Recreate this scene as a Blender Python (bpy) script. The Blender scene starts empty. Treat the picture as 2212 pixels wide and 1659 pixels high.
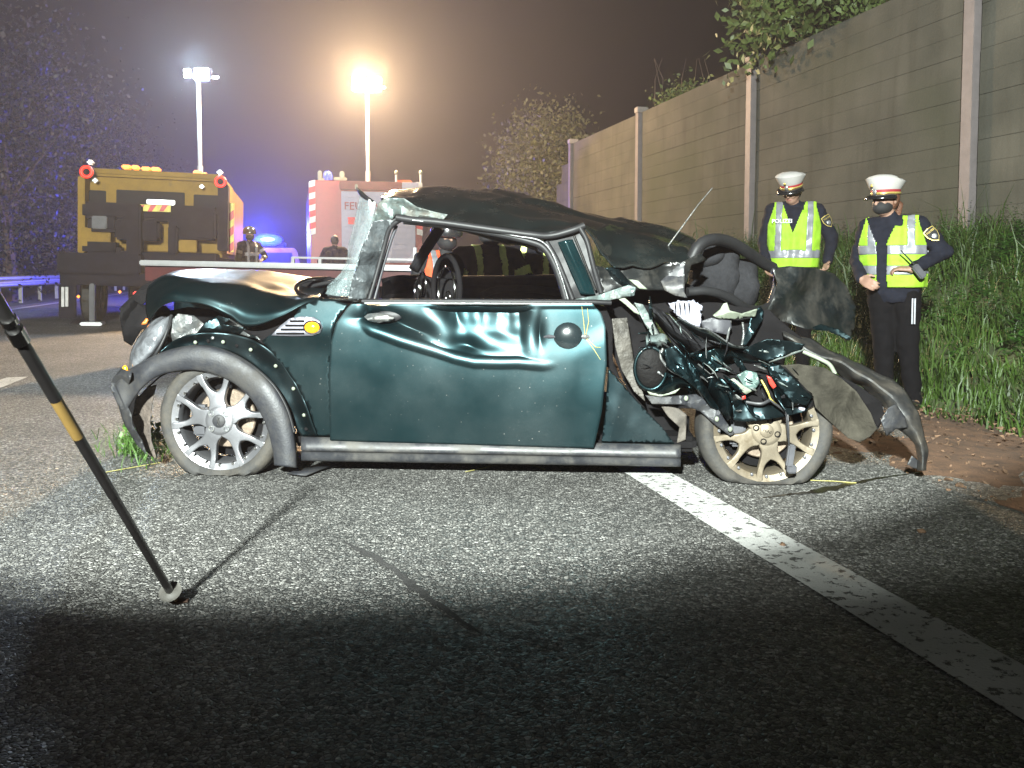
import bpy, bmesh, math, random
import numpy as np
from mathutils import Vector, Matrix, noise as mnoise
from mathutils.geometry import delaunay_2d_cdt

random.seed(7); rng = np.random.default_rng(7)
S = bpy.context.scene
COL = S.collection
rad = math.radians

# ------------------------------------------------------------------ camera
CAM_H = 0.965
F = 1930.0                    # focal length in units of a 2212 pixel wide frame
PPX, PPY, HZ = 1106.0, 695.0, 580.0
PITCH = math.atan((PPY - HZ) / F)
cam_d = bpy.data.cameras.new("camera"); cam = bpy.data.objects.new("camera", cam_d)
COL.objects.link(cam); S.camera = cam
cam_d.sensor_width = 36.0; cam_d.lens = 36.0 * F / 2212.0
cam_d.shift_y = -(829.5 - PPY) / 2212.0
cam_d.clip_start = 0.05; cam_d.clip_end = 2000
cam.location = (0, 0, CAM_H); cam.rotation_euler = (math.pi / 2 - PITCH, 0, 0)

# ------------------------------------------------------------------ world: night sky
W = bpy.data.worlds.new("World"); S.world = W; W.use_nodes = True
wn = W.node_tree; wn.nodes.clear()
sky = wn.nodes.new("ShaderNodeTexSky"); sky.sky_type = 'NISHITA'; sky.sun_disc = False
sky.sun_elevation = rad(-4); sky.sun_rotation = rad(200)
bg = wn.nodes.new("ShaderNodeBackground"); bg.inputs[1].default_value = 0.05
wo = wn.nodes.new("ShaderNodeOutputWorld")
wn.links.new(sky.outputs[0], bg.inputs[0]); wn.links.new(bg.outputs[0], wo.inputs[0])

S.view_settings.view_transform = 'Standard'; S.view_settings.look = 'None'
S.view_settings.exposure = 0.0; S.view_settings.gamma = 1.0
S.cycles.use_denoising = True
S.cycles.max_bounces = 6; S.cycles.diffuse_bounces = 2; S.cycles.glossy_bounces = 3
S.cycles.transmission_bounces = 5; S.cycles.transparent_max_bounces = 8; S.cycles.volume_bounces = 0
S.cycles.sample_clamp_indirect = 4.0; S.cycles.caustics_reflective = False; S.cycles.caustics_refractive = False

# ------------------------------------------------------------------ pixel / road frames
cp, sp = math.cos(PITCH), math.sin(PITCH)
def ray(u, v):
    x = (u - PPX) / F; yd = (v - PPY) / F
    return Vector((x, cp - yd * sp, -sp - yd * cp))
def at(u, v, Y):
    d = ray(u, v); k = Y / d.y
    return Vector((d.x * k, d.y * k, CAM_H + d.z * k))
def gp(u, v, z=0.0):
    d = ray(u, v); k = (z - CAM_H) / d.z
    return Vector((d.x * k, d.y * k, z))
PSI = math.atan((PPX - 640.0) / F)
cs, sn = math.cos(PSI), math.sin(PSI)
def RW(L, t, z=0.0): return Vector((L * cs - t * sn, L * sn + t * cs, z))
ROADZ = PSI                   # z rotation that turns local +Y into the road direction
def reg(x0, y0, s):
    return lambda x, y: ((x0 + x / s) * .63746, (y0 + y / s) * .63746)
rA = reg(100, 450, 1.8433); rB = reg(350, 950, 2.2122); rC = reg(1050, 600, 2.0109)
rD = reg(1950, 700, 1.6592); rE = reg(2500, 500, 1.7464); rF = reg(550, 150, 2.212)
rG = reg(1000, 950, 1.58); rH = reg(2000, 850, 2.765); rT = reg(180, 500, 2.6338)
rW = reg(1350, 720, 3.6867); rS = reg(780, 560, 4.148); rK = reg(2300, 1350, 2.4578)

# ------------------------------------------------------------------ lights the place has
def lamp(name, kind, loc, power, color, size=0.1, target=None, spot=None, blend=0.2):
    d = bpy.data.lights.new(name, kind); d.energy = power; d.color = color
    o = bpy.data.objects.new(name, d); COL.objects.link(o); o.location = loc
    d.shadow_soft_size = size
    if target is not None:
        o.rotation_euler = (Vector(target) - Vector(loc)).to_track_quat('-Z', 'Y').to_euler()
    if spot: d.spot_size = rad(spot); d.spot_blend = blend
    return o
WHITE_LAMP = at(440, 160, 19.0); WARM_LAMP = at(800, 183, 21.0); BLUE_LAMP = at(573, 515, 30.0)
# scene floodlight of the vehicle the photographer stands beside, high and to the left
def aim(p, az, el): return Vector(p) + Vector((math.sin(rad(az)) * math.cos(rad(el)), math.cos(rad(az)) * math.cos(rad(el)), math.sin(rad(el)))) * 10
FL = (-1.5, -4.4, 3.7)
lamp("scene_floodlight", 'SPOT', FL, 3200, (0.92, 1.0, 0.94), 0.12, aim(FL, 7, 17.0), 90, 0.015)
lamp("scene_floodlight_low", 'SPOT', (-1.2, -4.4, 3.7), 21000, (0.92, 1.0, 0.95), 0.11, aim(FL, 4, 7.0), 70, 0.02)
lamp("warm_tower_light", 'SPOT', WARM_LAMP + Vector((0, -0.55, 0)), 7500, (1.0, 0.66, 0.34), 0.3, (-4.2, 5.0, 0.2), 92, 0.85)
lamp("warm_tower_spill", 'POINT', WARM_LAMP + Vector((0, -0.55, 0.02)), 4800, (1.0, 0.68, 0.38), 0.3)
lamp("white_tower_light", 'POINT', WHITE_LAMP + Vector((0, -0.5, 0)), 1500, (0.66, 0.82, 1.0), 0.25)
lamp("blue_beacon_light", 'POINT', BLUE_LAMP + Vector((0, -0.6, 0.1)), 6500, (0.05, 0.07, 1.0), 0.2)

# ------------------------------------------------------------------ materials
def nodes_of(name):
    m = bpy.data.materials.new(name); m.use_nodes = True
    nt = m.node_tree; b = nt.nodes["Principled BSDF"]
    return m, nt, b
def ramp(nt, stops, interp='LINEAR'):
    r = nt.nodes.new("ShaderNodeValToRGB"); r.color_ramp.interpolation = interp
    e = r.color_ramp.elements
    while len(e) > 1: e.remove(e[-1])
    e[0].position = stops[0][0]; e[0].color = (*stops[0][1], 1)
    for p, c in stops[1:]:
        n = e.new(p); n.color = (*c, 1)
    return r
def tex(nt, kind, scale, **kw):
    t = nt.nodes.new("ShaderNodeTex" + kind); t.inputs["Scale"].default_value = scale
    for k, v in kw.items():
        if k in t.inputs: t.inputs[k].default_value = v
        else: setattr(t, k, v)
    co = nt.nodes.get("co")
    if not co:
        co = nt.nodes.new("ShaderNodeTexCoord"); co.name = "co"
    nt.links.new(co.outputs["Object"], t.inputs["Vector"])
    return t
def mixc(nt, fac, a, b):
    m = nt.nodes.new("ShaderNodeMix"); m.data_type = 'RGBA'
    for s, v in ((0, fac), (6, a), (7, b)):
        if isinstance(v, (int, float)): m.inputs[s].default_value = v
        elif isinstance(v, tuple): m.inputs[s].default_value = (*v, 1)
        else: nt.links.new(v, m.inputs[s])
    return m.outputs[2]
def bump(nt, b, src, strength, dist, prev=None):
    n = nt.nodes.new("ShaderNodeBump"); n.inputs["Strength"].default_value = strength
    n.inputs["Distance"].default_value = dist
    nt.links.new(src, n.inputs["Height"])
    if prev is not None: nt.links.new(prev.outputs[0], n.inputs["Normal"])
    nt.links.new(n.outputs[0], b.inputs["Normal"])
    return n
_mc = {}
def mat(name, col, rough=.6, metal=0., var=.25, nscale=8., bmp=0., coat=0., emit=None, estr=0., dirt=None, trans=0., alpha=1., bscale=None, spec=.5):
    if name in _mc: return _mc[name]
    m, nt, b = nodes_of(name); _mc[name] = m
    n = tex(nt, "Noise", nscale, Detail=6.0, Roughness=.65)
    lo = tuple(c * (1 - var) for c in col); hi = tuple(min(1, c * (1 + var)) for c in col)
    r = ramp(nt, [(.3, lo), (.7, hi)]); nt.links.new(n.outputs[0], r.inputs[0])
    c = r.outputs[0]
    if dirt:
        n2 = tex(nt, "Noise", dirt[1], Detail=9.0, Roughness=.75)
        r2 = ramp(nt, [(dirt[2], (0, 0, 0)), (dirt[3], (1, 1, 1))]); nt.links.new(n2.outputs[0], r2.inputs[0])
        c = mixc(nt, r2.outputs[0], c, dirt[0])
        rr = nt.nodes.new("ShaderNodeMapRange"); rr.inputs[3].default_value = rough; rr.inputs[4].default_value = .85
        nt.links.new(r2.outputs[0], rr.inputs[0]); nt.links.new(rr.outputs[0], b.inputs["Roughness"])
    else: b.inputs["Roughness"].default_value = rough
    nt.links.new(c, b.inputs["Base Color"])
    b.inputs["Metallic"].default_value = metal
    b.inputs["Coat Weight"].default_value = coat; b.inputs["Coat Roughness"].default_value = .06
    b.inputs["Transmission Weight"].default_value = trans; b.inputs["Alpha"].default_value = alpha
    b.inputs["Specular IOR Level"].default_value = spec
    if emit: b.inputs["Emission Color"].default_value = (*emit, 1); b.inputs["Emission Strength"].default_value = estr
    if bmp:
        n3 = tex(nt, "Noise", bscale or nscale * 4, Detail=5.0); bump(nt, b, n3.outputs[0], bmp, .01)
    return m

def mat_asphalt(name, dark=1.0):
    m, nt, b = nodes_of(name)
    v = tex(nt, "Voronoi", 88., feature='F1', Randomness=1.0)
    v2 = tex(nt, "Voronoi", 88., feature='DISTANCE_TO_EDGE', Randomness=1.0)
    sep = nt.nodes.new("ShaderNodeSeparateColor"); nt.links.new(v.outputs["Color"], sep.inputs[0])
    r = ramp(nt, [(0, (.045, .044, .042)), (.35, (.12, .118, .11)), (.7, (.22, .215, .20)), (.93, (.34, .33, .31)), (1, (.5, .49, .46))])
    nt.links.new(sep.outputs[0], r.inputs[0])
    e = ramp(nt, [(0.0, (.0, .0, .0)), (.10, (1, 1, 1))]); nt.links.new(v2.outputs[0], e.inputs[0])
    c = mixc(nt, e.outputs[0], (.022, .021, .02), r.outputs[0])
    big = tex(nt, "Noise", 1.1, Detail=5.0); rb = ramp(nt, [(.32, (.62, .62, .62)), (.68, (1.1, 1.1, 1.1))])
    nt.links.new(big.outputs[0], rb.inputs[0])
    mm = nt.nodes.new("ShaderNodeMix"); mm.data_type = 'RGBA'; mm.blend_type = 'MULTIPLY'; mm.inputs[0].default_value = 1
    nt.links.new(c, mm.inputs[6]); nt.links.new(rb.outputs[0], mm.inputs[7])
    nt.links.new(mm.outputs[2], b.inputs["Base Color"])
    rr = ramp(nt, [(0, (.45,) * 3), (1, (.75,) * 3)]); nt.links.new(sep.outputs[1], rr.inputs[0])
    nt.links.new(rr.outputs[0], b.inputs["Roughness"]); b.inputs["Specular IOR Level"].default_value = .5
    h = nt.nodes.new("ShaderNodeMath"); h.operation = 'MULTIPLY'
    eh = ramp(nt, [(0, (0, 0, 0)), (.30, (1, 1, 1))], 'EASE'); nt.links.new(v2.outputs[0], eh.inputs[0])
    hh = nt.nodes.new("ShaderNodeMath"); hh.operation = 'MULTIPLY_ADD'; hh.inputs[1].default_value = .7; hh.inputs[2].default_value = .3
    nt.links.new(sep.outputs[2], hh.inputs[0]); nt.links.new(eh.outputs[0], h.inputs[0]); nt.links.new(hh.outputs[0], h.inputs[1])
    bump(nt, b, h.outputs[0], 1.0, .009)
    return m
M_ASPH = mat_asphalt("asphalt_chippings")

def mat_marking():
    m, nt, b = nodes_of("worn_road_paint")
    n = tex(nt, "Noise", 26., Detail=8.0, Roughness=.72); r = ramp(nt, [(.40, (0, 0, 0)), (.44, (1, 1, 1))]); nt.links.new(n.outputs[0], r.inputs[0])
    v = tex(nt, "Noise", 3., Detail=3.0); rv = ramp(nt, [(.3, (.36, .36, .34)), (.7, (.52, .52, .50))]); nt.links.new(v.outputs[0], rv.inputs[0])
    c = mixc(nt, r.outputs[0], (.07, .068, .065), rv.outputs[0]); nt.links.new(c, b.inputs["Base Color"])
    b.inputs["Roughness"].default_value = .7
    b1 = bump(nt, b, r.outputs[0], .8, .004)
    v3 = tex(nt, "Voronoi", 110.); bump(nt, b, v3.outputs[0], .35, .004, b1)
    return m
M_MARK = mat_marking()

def mat_paint(name, col, dirtamt=.5, rough=.34):
    m, nt, b = nodes_of(name)
    n = tex(nt, "Noise", 70., Detail=10.0, Roughness=.8); r = ramp(nt, [(.60 - .02 * dirtamt, (0, 0, 0)), (.72, (1, 1, 1))]); nt.links.new(n.outputs[0], r.inputs[0])
    n2 = tex(nt, "Noise", 3.5, Detail=6.0); r2 = ramp(nt, [(.35, (0, 0, 0)), (.75, (1, 1, 1))]); nt.links.new(n2.outputs[0], r2.inputs[0])
    mu = nt.nodes.new("ShaderNodeMath"); mu.operation = 'MULTIPLY'; nt.links.new(r.outputs[0], mu.inputs[0]); nt.links.new(r2.outputs[0], mu.inputs[1])
    mu2 = nt.nodes.new("ShaderNodeMath"); mu2.operation = 'MULTIPLY_ADD'; mu2.inputs[1].default_value = dirtamt; nt.links.new(mu.outputs[0], mu2.inputs[0])
    mu3 = nt.nodes.new("ShaderNodeMath"); mu3.operation = 'MULTIPLY'; mu3.inputs[1].default_value = .30 * dirtamt; nt.links.new(r2.outputs[0], mu3.inputs[0])
    nt.links.new(mu3.outputs[0], mu2.inputs[2])
    c = mixc(nt, mu2.outputs[0], col, (.075, .074, .072))
    vs_ = tex(nt, "Voronoi", 27., Randomness=1.0); rs_ = ramp(nt, [(0, (1, 1, 1)), (.05, (1, 1, 1)), (.085, (0, 0, 0))]); nt.links.new(vs_.outputs[0], rs_.inputs[0])
    ms_ = nt.nodes.new("ShaderNodeMath"); ms_.operation = 'MULTIPLY'; nt.links.new(rs_.outputs[0], ms_.inputs[0]); nt.links.new(r2.outputs[0], ms_.inputs[1])
    c = mixc(nt, ms_.outputs[0], c, (.22, .21, .20)); nt.links.new(c, b.inputs["Base Color"])
    b.inputs["Metallic"].default_value = .85
    mr = nt.nodes.new("ShaderNodeMapRange"); mr.inputs[3].default_value = rough; mr.inputs[4].default_value = .8
    nt.links.new(mu2.outputs[0], mr.inputs[0]); nt.links.new(mr.outputs[0], b.inputs["Roughness"])
    b.inputs["Coat Weight"].default_value = .06; b.inputs["Coat Roughness"].default_value = .3
    sc = tex(nt, "Noise", 14., Detail=4.0); bump(nt, b, sc.outputs[0], .02, .01)
    return m
M_TEAL = mat_paint("dark_green_metallic_paint", (.0048, .020, .0235), .75, .30)
M_TEALD = mat_paint("scratched_dark_green_paint", (.007, .020, .024), .8, .30)
M_ROOF = mat("glossy_black_roof_paint", (.009, .012, .012), .22, .25, .3, 6, coat=1., dirt=((.045, .040, .033), 3.2, .50, 1.0))
M_PLAS = mat("black_grained_plastic", (.015, .016, .020), .5, 0, .25, 30, .12, dirt=((.036, .033, .029), 6, .44, .72))
M_SILL = mat("dusty_grey_black_plastic", (.026, .027, .031), .42, 0, .3, 10, .05, dirt=((.085, .078, .066), 5, .44, .72))
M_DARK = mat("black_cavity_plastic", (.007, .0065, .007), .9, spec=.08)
M_RUB = mat("black_rubber_seal", (.014, .014, .015), .5, bmp=.1, spec=.3)
M_MUDP = mat("mud_coated_plastic", (.030, .027, .021), .9, 0, .6, 7, .9, spec=.15)
M_TYRE = mat("muddy_tyre_rubber", (.024, .023, .022), .75, 0, .3, 12, .25, dirt=((.060, .052, .041), 8, .42, .7))
M_RIM = mat("silver_alloy", (.24, .24, .255), .36, .8, .12, 9, .05, dirt=((.13, .11, .085), 7, .58, .82))
M_RIMD = mat("mud_stained_alloy", (.19, .16, .12), .5, .6, .3, 6, .1, dirt=((.10, .075, .045), 5, .45, .7))
M_STEEL = mat("bare_scraped_metal", (.20, .21, .21), .38, .75, .4, 14, .4, dirt=((.14, .125, .11), 9, .48, .7))
M_CREAM = mat("pale_green_primer", (.17, .19, .145), .5, 0, .25, 7, .1)
M_SCRAPE = mat("scraped_silver_green_paint", (.15, .19, .185), .42, .4, .6, 9, .6, dirt=((.11, .10, .085), 6, .45, .65))
M_WHITE = mat("white_foam", (.25, .25, .30), .7, var=.08)
M_AMBER = mat("amber_lens", (.9, .34, .01), .15, coat=1, var=.1)
M_CHROME = mat("chrome", (.75, .74, .72), .12, 1., .05)
M_BRAKE = mat("rusty_brake_steel", (.22, .17, .13), .5, .6, .4, 12, .2)
M_RED = mat("red_plastic", (.40, .03, .02), .4)
M_GREYP = mat("grey_trim_plastic", (.05, .05, .057), .55, bmp=.1)
M_WIRE = mat("black_wire_sleeve", (.02, .02, .022), .5)
M_SEAT = mat("dark_grey_seat_cloth", (.016, .016, .018), .9, spec=.15, bmp=.3, nscale=40)
M_HEADL = mat("cream_headliner", (.40, .385, .31), .85, var=.1)
def mat_glass(name, crack=True):
    m, nt, b = nodes_of(name)
    v = tex(nt, "Voronoi", 95., feature='DISTANCE_TO_EDGE'); r = ramp(nt, [(0, (1, 1, 1)), (.06, (.15, .15, .15)), (.3, (.0, .0, .0))]); nt.links.new(v.outputs[0], r.inputs[0])
    n = tex(nt, "Noise", 9., Detail=6.0); rn = ramp(nt, [(.35, (.2, .2, .2)), (.7, (.9, .9, .9))]); nt.links.new(n.outputs[0], rn.inputs[0])
    mx = nt.nodes.new("ShaderNodeMath"); mx.operation = 'MAXIMUM'; nt.links.new(r.outputs[0], mx.inputs[0])
    mm = nt.nodes.new("ShaderNodeMath"); mm.operation = 'MULTIPLY'; mm.inputs[1].default_value = .5 if crack else .12
    nt.links.new(rn.outputs[0], mm.inputs[0]); nt.links.new(mm.outputs[0], mx.inputs[1])
    b.inputs["Base Color"].default_value = (.17, .21, .215, 1); b.inputs["Roughness"].default_value = .18
    al = mx.outputs[0]
    if not crack:
        al = nt.nodes.new("ShaderNodeMath"); al.operation = 'MULTIPLY_ADD'; al.inputs[1].default_value = .25; al.inputs[2].default_value = .06
        nt.links.new(mm.outputs[0], al.inputs[0]); al = al.outputs[0]
    nt.links.new(al, b.inputs["Alpha"])
    v2 = tex(nt, "Voronoi", 60.); bump(nt, b, v2.outputs[0], .5, .01)
    return m
M_SHAT = mat_glass("shattered_laminated_glass"); M_HAZYG = mat_glass("dusty_windscreen_glass", False)
M_LENS = mat("scuffed_clear_lens", (.24, .25, .27), .16, .6, .6, 13, .5, coat=1.)

# ------------------------------------------------------------------ mesh helpers
def tag(o, label=None, cat=None, group=None, kind=None):
    if label: o["label"] = label
    if cat: o["category"] = cat
    if group: o["group"] = group
    if kind: o["kind"] = kind
    return o
def link(name, me, m, parent=None):
    if m is not None and not me.materials: me.materials.append(m)
    o = bpy.data.objects.new(name, me); COL.objects.link(o)
    if parent is not None: o.parent = parent
    return o
def mk(name, verts, faces, m, parent=None, smooth=None):
    me = bpy.data.meshes.new(name); me.from_pydata([tuple(v) for v in verts], [], faces); me.update()
    if smooth is not None:
        me.shade_smooth()
        if smooth < 180: me.set_sharp_from_angle(angle=rad(smooth))
    return link(name, me, m, parent)
def empty(name, loc, rz=0., rx=0., ry=0.):
    o = bpy.data.objects.new(name, None); COL.objects.link(o); o.empty_display_size = .2
    o.location = loc; o.rotation_euler = (rx, ry, rz); return o
class MB:
    def __init__(s): s.v = []; s.f = []
    def add(s, v, f):
        k = len(s.v); s.v += [Vector(p) for p in v]; s.f += [tuple(i + k for i in q) for q in f]; return s
    def box(s, c, d, rot=None, bev=0.):
        bm = bmesh.new(); bmesh.ops.create_cube(bm, size=1)
        for q in bm.verts: q.co = Vector((q.co.x * d[0], q.co.y * d[1], q.co.z * d[2]))
        if bev: bmesh.ops.bevel(bm, geom=bm.edges[:], offset=bev, segments=2, affect='EDGES')
        R = rot if rot is not None else Matrix.Identity(3)
        bm.verts.index_update()
        s.add([R @ q.co + Vector(c) for q in bm.verts], [[q.index for q in f.verts] for f in bm.faces]); bm.free(); return s
    def tube(s, pts, r, n=8, cap=True, flat=None):
        pts = [Vector(p) for p in pts]; N = len(pts); rs = r if isinstance(r, (list, tuple)) else [r] * N
        vs = []; fs = []; t0 = (pts[1] - pts[0]).normalized()
        up = Vector((0, 0, 1)) if abs(t0.z) < .9 else Vector((1, 0, 0))
        a = t0.cross(up).normalized()
        for i, p in enumerate(pts):
            t = (pts[min(i + 1, N - 1)] - pts[max(i - 1, 0)]).normalized()
            a = (a - t * a.dot(t)).normalized(); b = t.cross(a)
            for k in range(n):
                an = 2 * math.pi * k / n
                vs.append(p + (a * math.cos(an) + b * math.sin(an) * (flat or 1)) * rs[i])
        for i in range(N - 1):
            for k in range(n):
                fs.append((i * n + k, i * n + (k + 1) % n, (i + 1) * n + (k + 1) % n, (i + 1) * n + k))
        if cap: fs += [tuple(range(n - 1, -1, -1)), tuple((N - 1) * n + k for k in range(n))]
        return s.add(vs, fs)
    def lathe(s, prof, n=24, M=None, closed=False):
        vs = []; fs = []; P = len(prof)
        for k in range(n):
            a = 2 * math.pi * k / n
            for (r, z) in prof: vs.append(Vector((r * math.cos(a), r * math.sin(a), z)))
        for k in range(n):
            for j in range(P if closed else P - 1):
                j2 = (j + 1) % P
                fs.append((k * P + j, ((k + 1) % n) * P + j, ((k + 1) % n) * P + j2, k * P + j2))
        if M is not None: vs = [M @ v for v in vs]
        return s.add(vs, fs)
    def ell(s, c, d, R=None, n=12):
        prof = [(max(.001, math.sin(math.pi * i / n)), -math.cos(math.pi * i / n)) for i in range(n + 1)]
        vs0 = len(s.v); s.lathe(prof, n + 4)
        R = R or Matrix.Identity(3)
        for i in range(vs0, len(s.v)):
            q = s.v[i]; s.v[i] = R @ Vector((q.x * d[0], q.y * d[1], q.z * d[2])) + Vector(c)
        return s
    def caps(s, p0, r0, p1, r1, n=12):
        p0, p1 = Vector(p0), Vector(p1); t = (p1 - p0)
        if t.length < 1e-5: return s.ell(p0, (r0,) * 3)
        t.normalize()
        pts = [p0 - t * r0 * .98, p0 - t * r0 * .7, p0 - t * r0 * .3, p0, p1, p1 + t * r1 * .3, p1 + t * r1 * .7, p1 + t * r1 * .98]
        rs = [r0 * .2, r0 * .71, r0 * .95, r0, r1, r1 * .95, r1 * .71, r1 * .2]
        return s.tube(pts, rs, n)
    def prism(s, outline, y0, y1):        # outline (x,z) extruded along y
        n = len(outline)
        vs = [(x, y0, z) for x, z in outline] + [(x, y1, z) for x, z in outline]
        fs = [tuple(range(n)), tuple(range(2 * n - 1, n - 1, -1))] + [(i, i + n, (i + 1) % n + n, (i + 1) % n) for i in range(n)]
        return s.add(vs, fs)
    def build(s, name, m, parent=None, smooth=35):
        o = mk(name, s.v, s.f, m, parent, smooth)
        bm = bmesh.new(); bm.from_mesh(o.data); bmesh.ops.recalc_face_normals(bm, faces=bm.faces[:]); bm.to_mesh(o.data); bm.free()
        return o
def solid(o, t, off=1.):
    md = o.modifiers.new("thick", 'SOLIDIFY'); md.thickness = t; md.offset = off; return o
def cr(P, n):                              # Catmull-Rom through control points (numpy k x ... )
    P = np.asarray(P, float); k = len(P)
    E = np.concatenate([[2 * P[0] - P[1]], P, [2 * P[-1] - P[-2]]]); out = []
    for s_ in np.linspace(0, k - 1, n):
        i = min(int(s_), k - 2); t = s_ - i; a, b, c, d = E[i], E[i + 1], E[i + 2], E[i + 3]
        out.append(.5 * (2 * b + (c - a) * t + (2 * a - 5 * b + 4 * c - d) * t * t + (3 * b - a - 3 * c + d) * t ** 3))
    return np.array(out)
def fnoise(p, s, sd=0.): return mnoise.noise(Vector((p[0] * s + sd, p[1] * s - sd, p[2] * s + 2 * sd)))
def patch(name, rows, m, parent, nu=48, nv=24, th=.006, disp=None, smooth=50):
    A = np.array([[tuple(p) for p in r] for r in rows])
    G = cr(np.swapaxes(cr(A, nv), 0, 1), nu)            # nu x nv x 3
    vs = [Vector(G[i, j]) for i in range(nu) for j in range(nv)]
    if disp: vs = [v + disp(v) for v in vs]
    fs = [(i * nv + j, (i + 1) * nv + j, (i + 1) * nv + j + 1, i * nv + j + 1) for i in range(nu - 1) for j in range(nv - 1)]
    o = mk(name, vs, fs, m, parent, smooth)
    if th: solid(o, th, 0)
    return o
def inside_pts(poly, step, jit, seed):
    r = random.Random(seed); xs = [p[0] for p in poly]; ys = [p[1] for p in poly]; out = []
    y = min(ys) + step * .5
    while y < max(ys):
        x = min(xs) + step * .5
        while x < max(xs):
            out.append((x + r.uniform(-jit, jit) * step, y + r.uniform(-jit, jit) * step)); x += step
        y += step
    def ins(p):
        c = False; n = len(poly)
        for i in range(n):
            a, b = poly[i], poly[(i + 1) % n]
            if (a[1] > p[1]) != (b[1] > p[1]) and p[0] < (b[0] - a[0]) * (p[1] - a[1]) / (b[1] - a[1]) + a[0]: c = not c
        return c
    return [p for p in out if ins(p)]
def sheet(name, outline, depth, m, parent, to3, step=9., seed=1, th=.004, smooth=40, jit=.35):
    """outline in photo units, depth(u,v) -> metres behind the car's side; to3 maps (u,v,d)."""
    P = []
    n = len(outline)
    for i in range(n):
        a, b = outline[i], outline[(i + 1) % n]; L = math.hypot(b[0] - a[0], b[1] - a[1]); k = max(1, int(L / step))
        P += [(a[0] + (b[0] - a[0]) * j / k, a[1] + (b[1] - a[1]) * j / k) for j in range(k)]
    nb = len(P); Q = P + inside_pts(outline, step, jit, seed)
    vs, es, fs, *_ = delaunay_2d_cdt([Vector(q) for q in Q], [(i, (i + 1) % nb) for i in range(nb)], [], 1, 1e-4)
    o = mk(name, [to3(v.x, v.y, depth(v.x, v.y)) for v in vs], fs, m, parent, smooth)
    if th: solid(o, th, 0)
    return o
def folds(seed, k, amp, box, d0, gx=0., gy=0., wl=60.):
    """depth field of a crumpled sheet: creases, facets and a tilt."""
    r = random.Random(seed); F_ = []
    for _ in range(k):
        an = r.uniform(0, math.pi); F_.append((r.uniform(box[0], box[2]), r.uniform(box[1], box[3]), math.cos(an), math.sin(an), r.uniform(.4, 1) * wl, r.choice((-1, 1)) * r.uniform(.4, 1)))
    cx, cy = (box[0] + box[2]) / 2, (box[1] + box[3]) / 2
    def f(u, v):
        d = d0 + gx * (u - cx) + gy * (v - cy)
        for (x, y, a, b, w, s_) in F_:
            q = abs((u - x) * a + (v - y) * b) / w
            if q < 1: d -= amp * s_ * (1 - q) * (1 - abs((u - x) * b - (v - y) * a) / 400)
        return d + amp * .12 * mnoise.noise(Vector((u / 23., v / 23., seed)))
    return f
def text(name, s, size, m, M, parent, ext=.002):
    c = bpy.data.curves.new(name, 'FONT'); c.body = s; c.size = size; c.extrude = ext; c.align_x = 'CENTER'; c.align_y = 'CENTER'; c.resolution_u = 2
    t = bpy.data.objects.new("tmp", c); COL.objects.link(t)
    me = bpy.data.meshes.new_from_object(t.evaluated_get(bpy.context.evaluated_depsgraph_get())); bpy.data.objects.remove(t)
    me.transform(M); me.materials.clear(); return link(name, me, m, parent)
# ================================================================== THE SETTING
M_GRND = mat("dark_earth", (.035, .04, .02), .95, var=.5, nscale=2.)
M_SOIL = mat("brown_torn_soil", (.085, .045, .024), .95, 0, .55, 9., .9, bscale=60)
M_VERGE = mat("grassy_earth", (.045, .06, .018), .95, 0, .5, 5., .6)
def gsheet(name, Ls, ts, zf, m):
    vs = [RW(L, t, zf(L, t)) for t in ts for L in Ls]; n = len(Ls)
    fs = [(i * n + j, i * n + j + 1, (i + 1) * n + j + 1, (i + 1) * n + j) for i in range(len(ts) - 1) for j in range(n - 1)]
    return tag(mk(name, vs, fs, m, None, 180), kind="structure")
gsheet("ground", [-190, 190], [-190, 190], lambda L, t: -.22, M_GRND)
gsheet("road", [-7.05, -4, -1, 1.5, 3.5], [-12, -4, 0, 4, 10, 30, 90, 150], lambda L, t: 0., M_ASPH)
def vz(L, t):
    P = [(2.3, -.06), (2.7, -.012), (3.1, .012), (3.5, .0), (3.9, -.06), (4.4, -.07), (4.8, .06), (7.3, 1.17), (8.2, 1.25), (16, 1.35), (60, 1.4), (190, 1.4)]
    for (a, za), (b, zb) in zip(P, P[1:]):
        if a <= L <= b: z = za + (zb - za) * (L - a) / (b - a); break
    else: z = 1.4
    return z + .022 * mnoise.noise(Vector((L * 2.3, t * 2.3, 0))) + .012 * mnoise.noise(Vector((L * 8, t * 8, 3)))
gsheet("soil_strip", list(np.linspace(2.3, 4.7, 33)), list(np.linspace(-4, 14, 170)), vz, M_SOIL)
gsheet("verge", list(np.linspace(4.45, 9, 40)) + [12, 16, 30, 60, 190], list(np.linspace(-12, 36, 150)) + [50, 80, 150], lambda L, t: vz(L, t) + .006, M_VERGE)
gsheet("verge_far", [2.9, 3.4, 4.5], [14, 20, 30, 60, 150], lambda L, t: .008 + .02 * max(0, L - 3.4), M_VERGE)
gsheet("median_strip", [-30, -12, -8.4, -7.0], list(np.linspace(-12, 150, 60)), lambda L, t: -.03 + .015 * mnoise.noise(Vector((L, t, 1))), M_VERGE)
def marking(name, L0, L1, t0, t1):
    n = max(2, int((t1 - t0) / .5)); ts = list(np.linspace(t0, t1, n))
    return gsheet(name, [L0, L1], ts, lambda L, t: .004, M_MARK)
marking("edge_line", 1.495, 1.705, -6, 110)
for k in range(-1, 7): marking("lane_dash", -2.50, -2.33, 2.9 + 15 * k - .2, 2.9 + 6 + 15 * k - .2)
marking("median_line", -6.62, -6.44, -6, 110)
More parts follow.
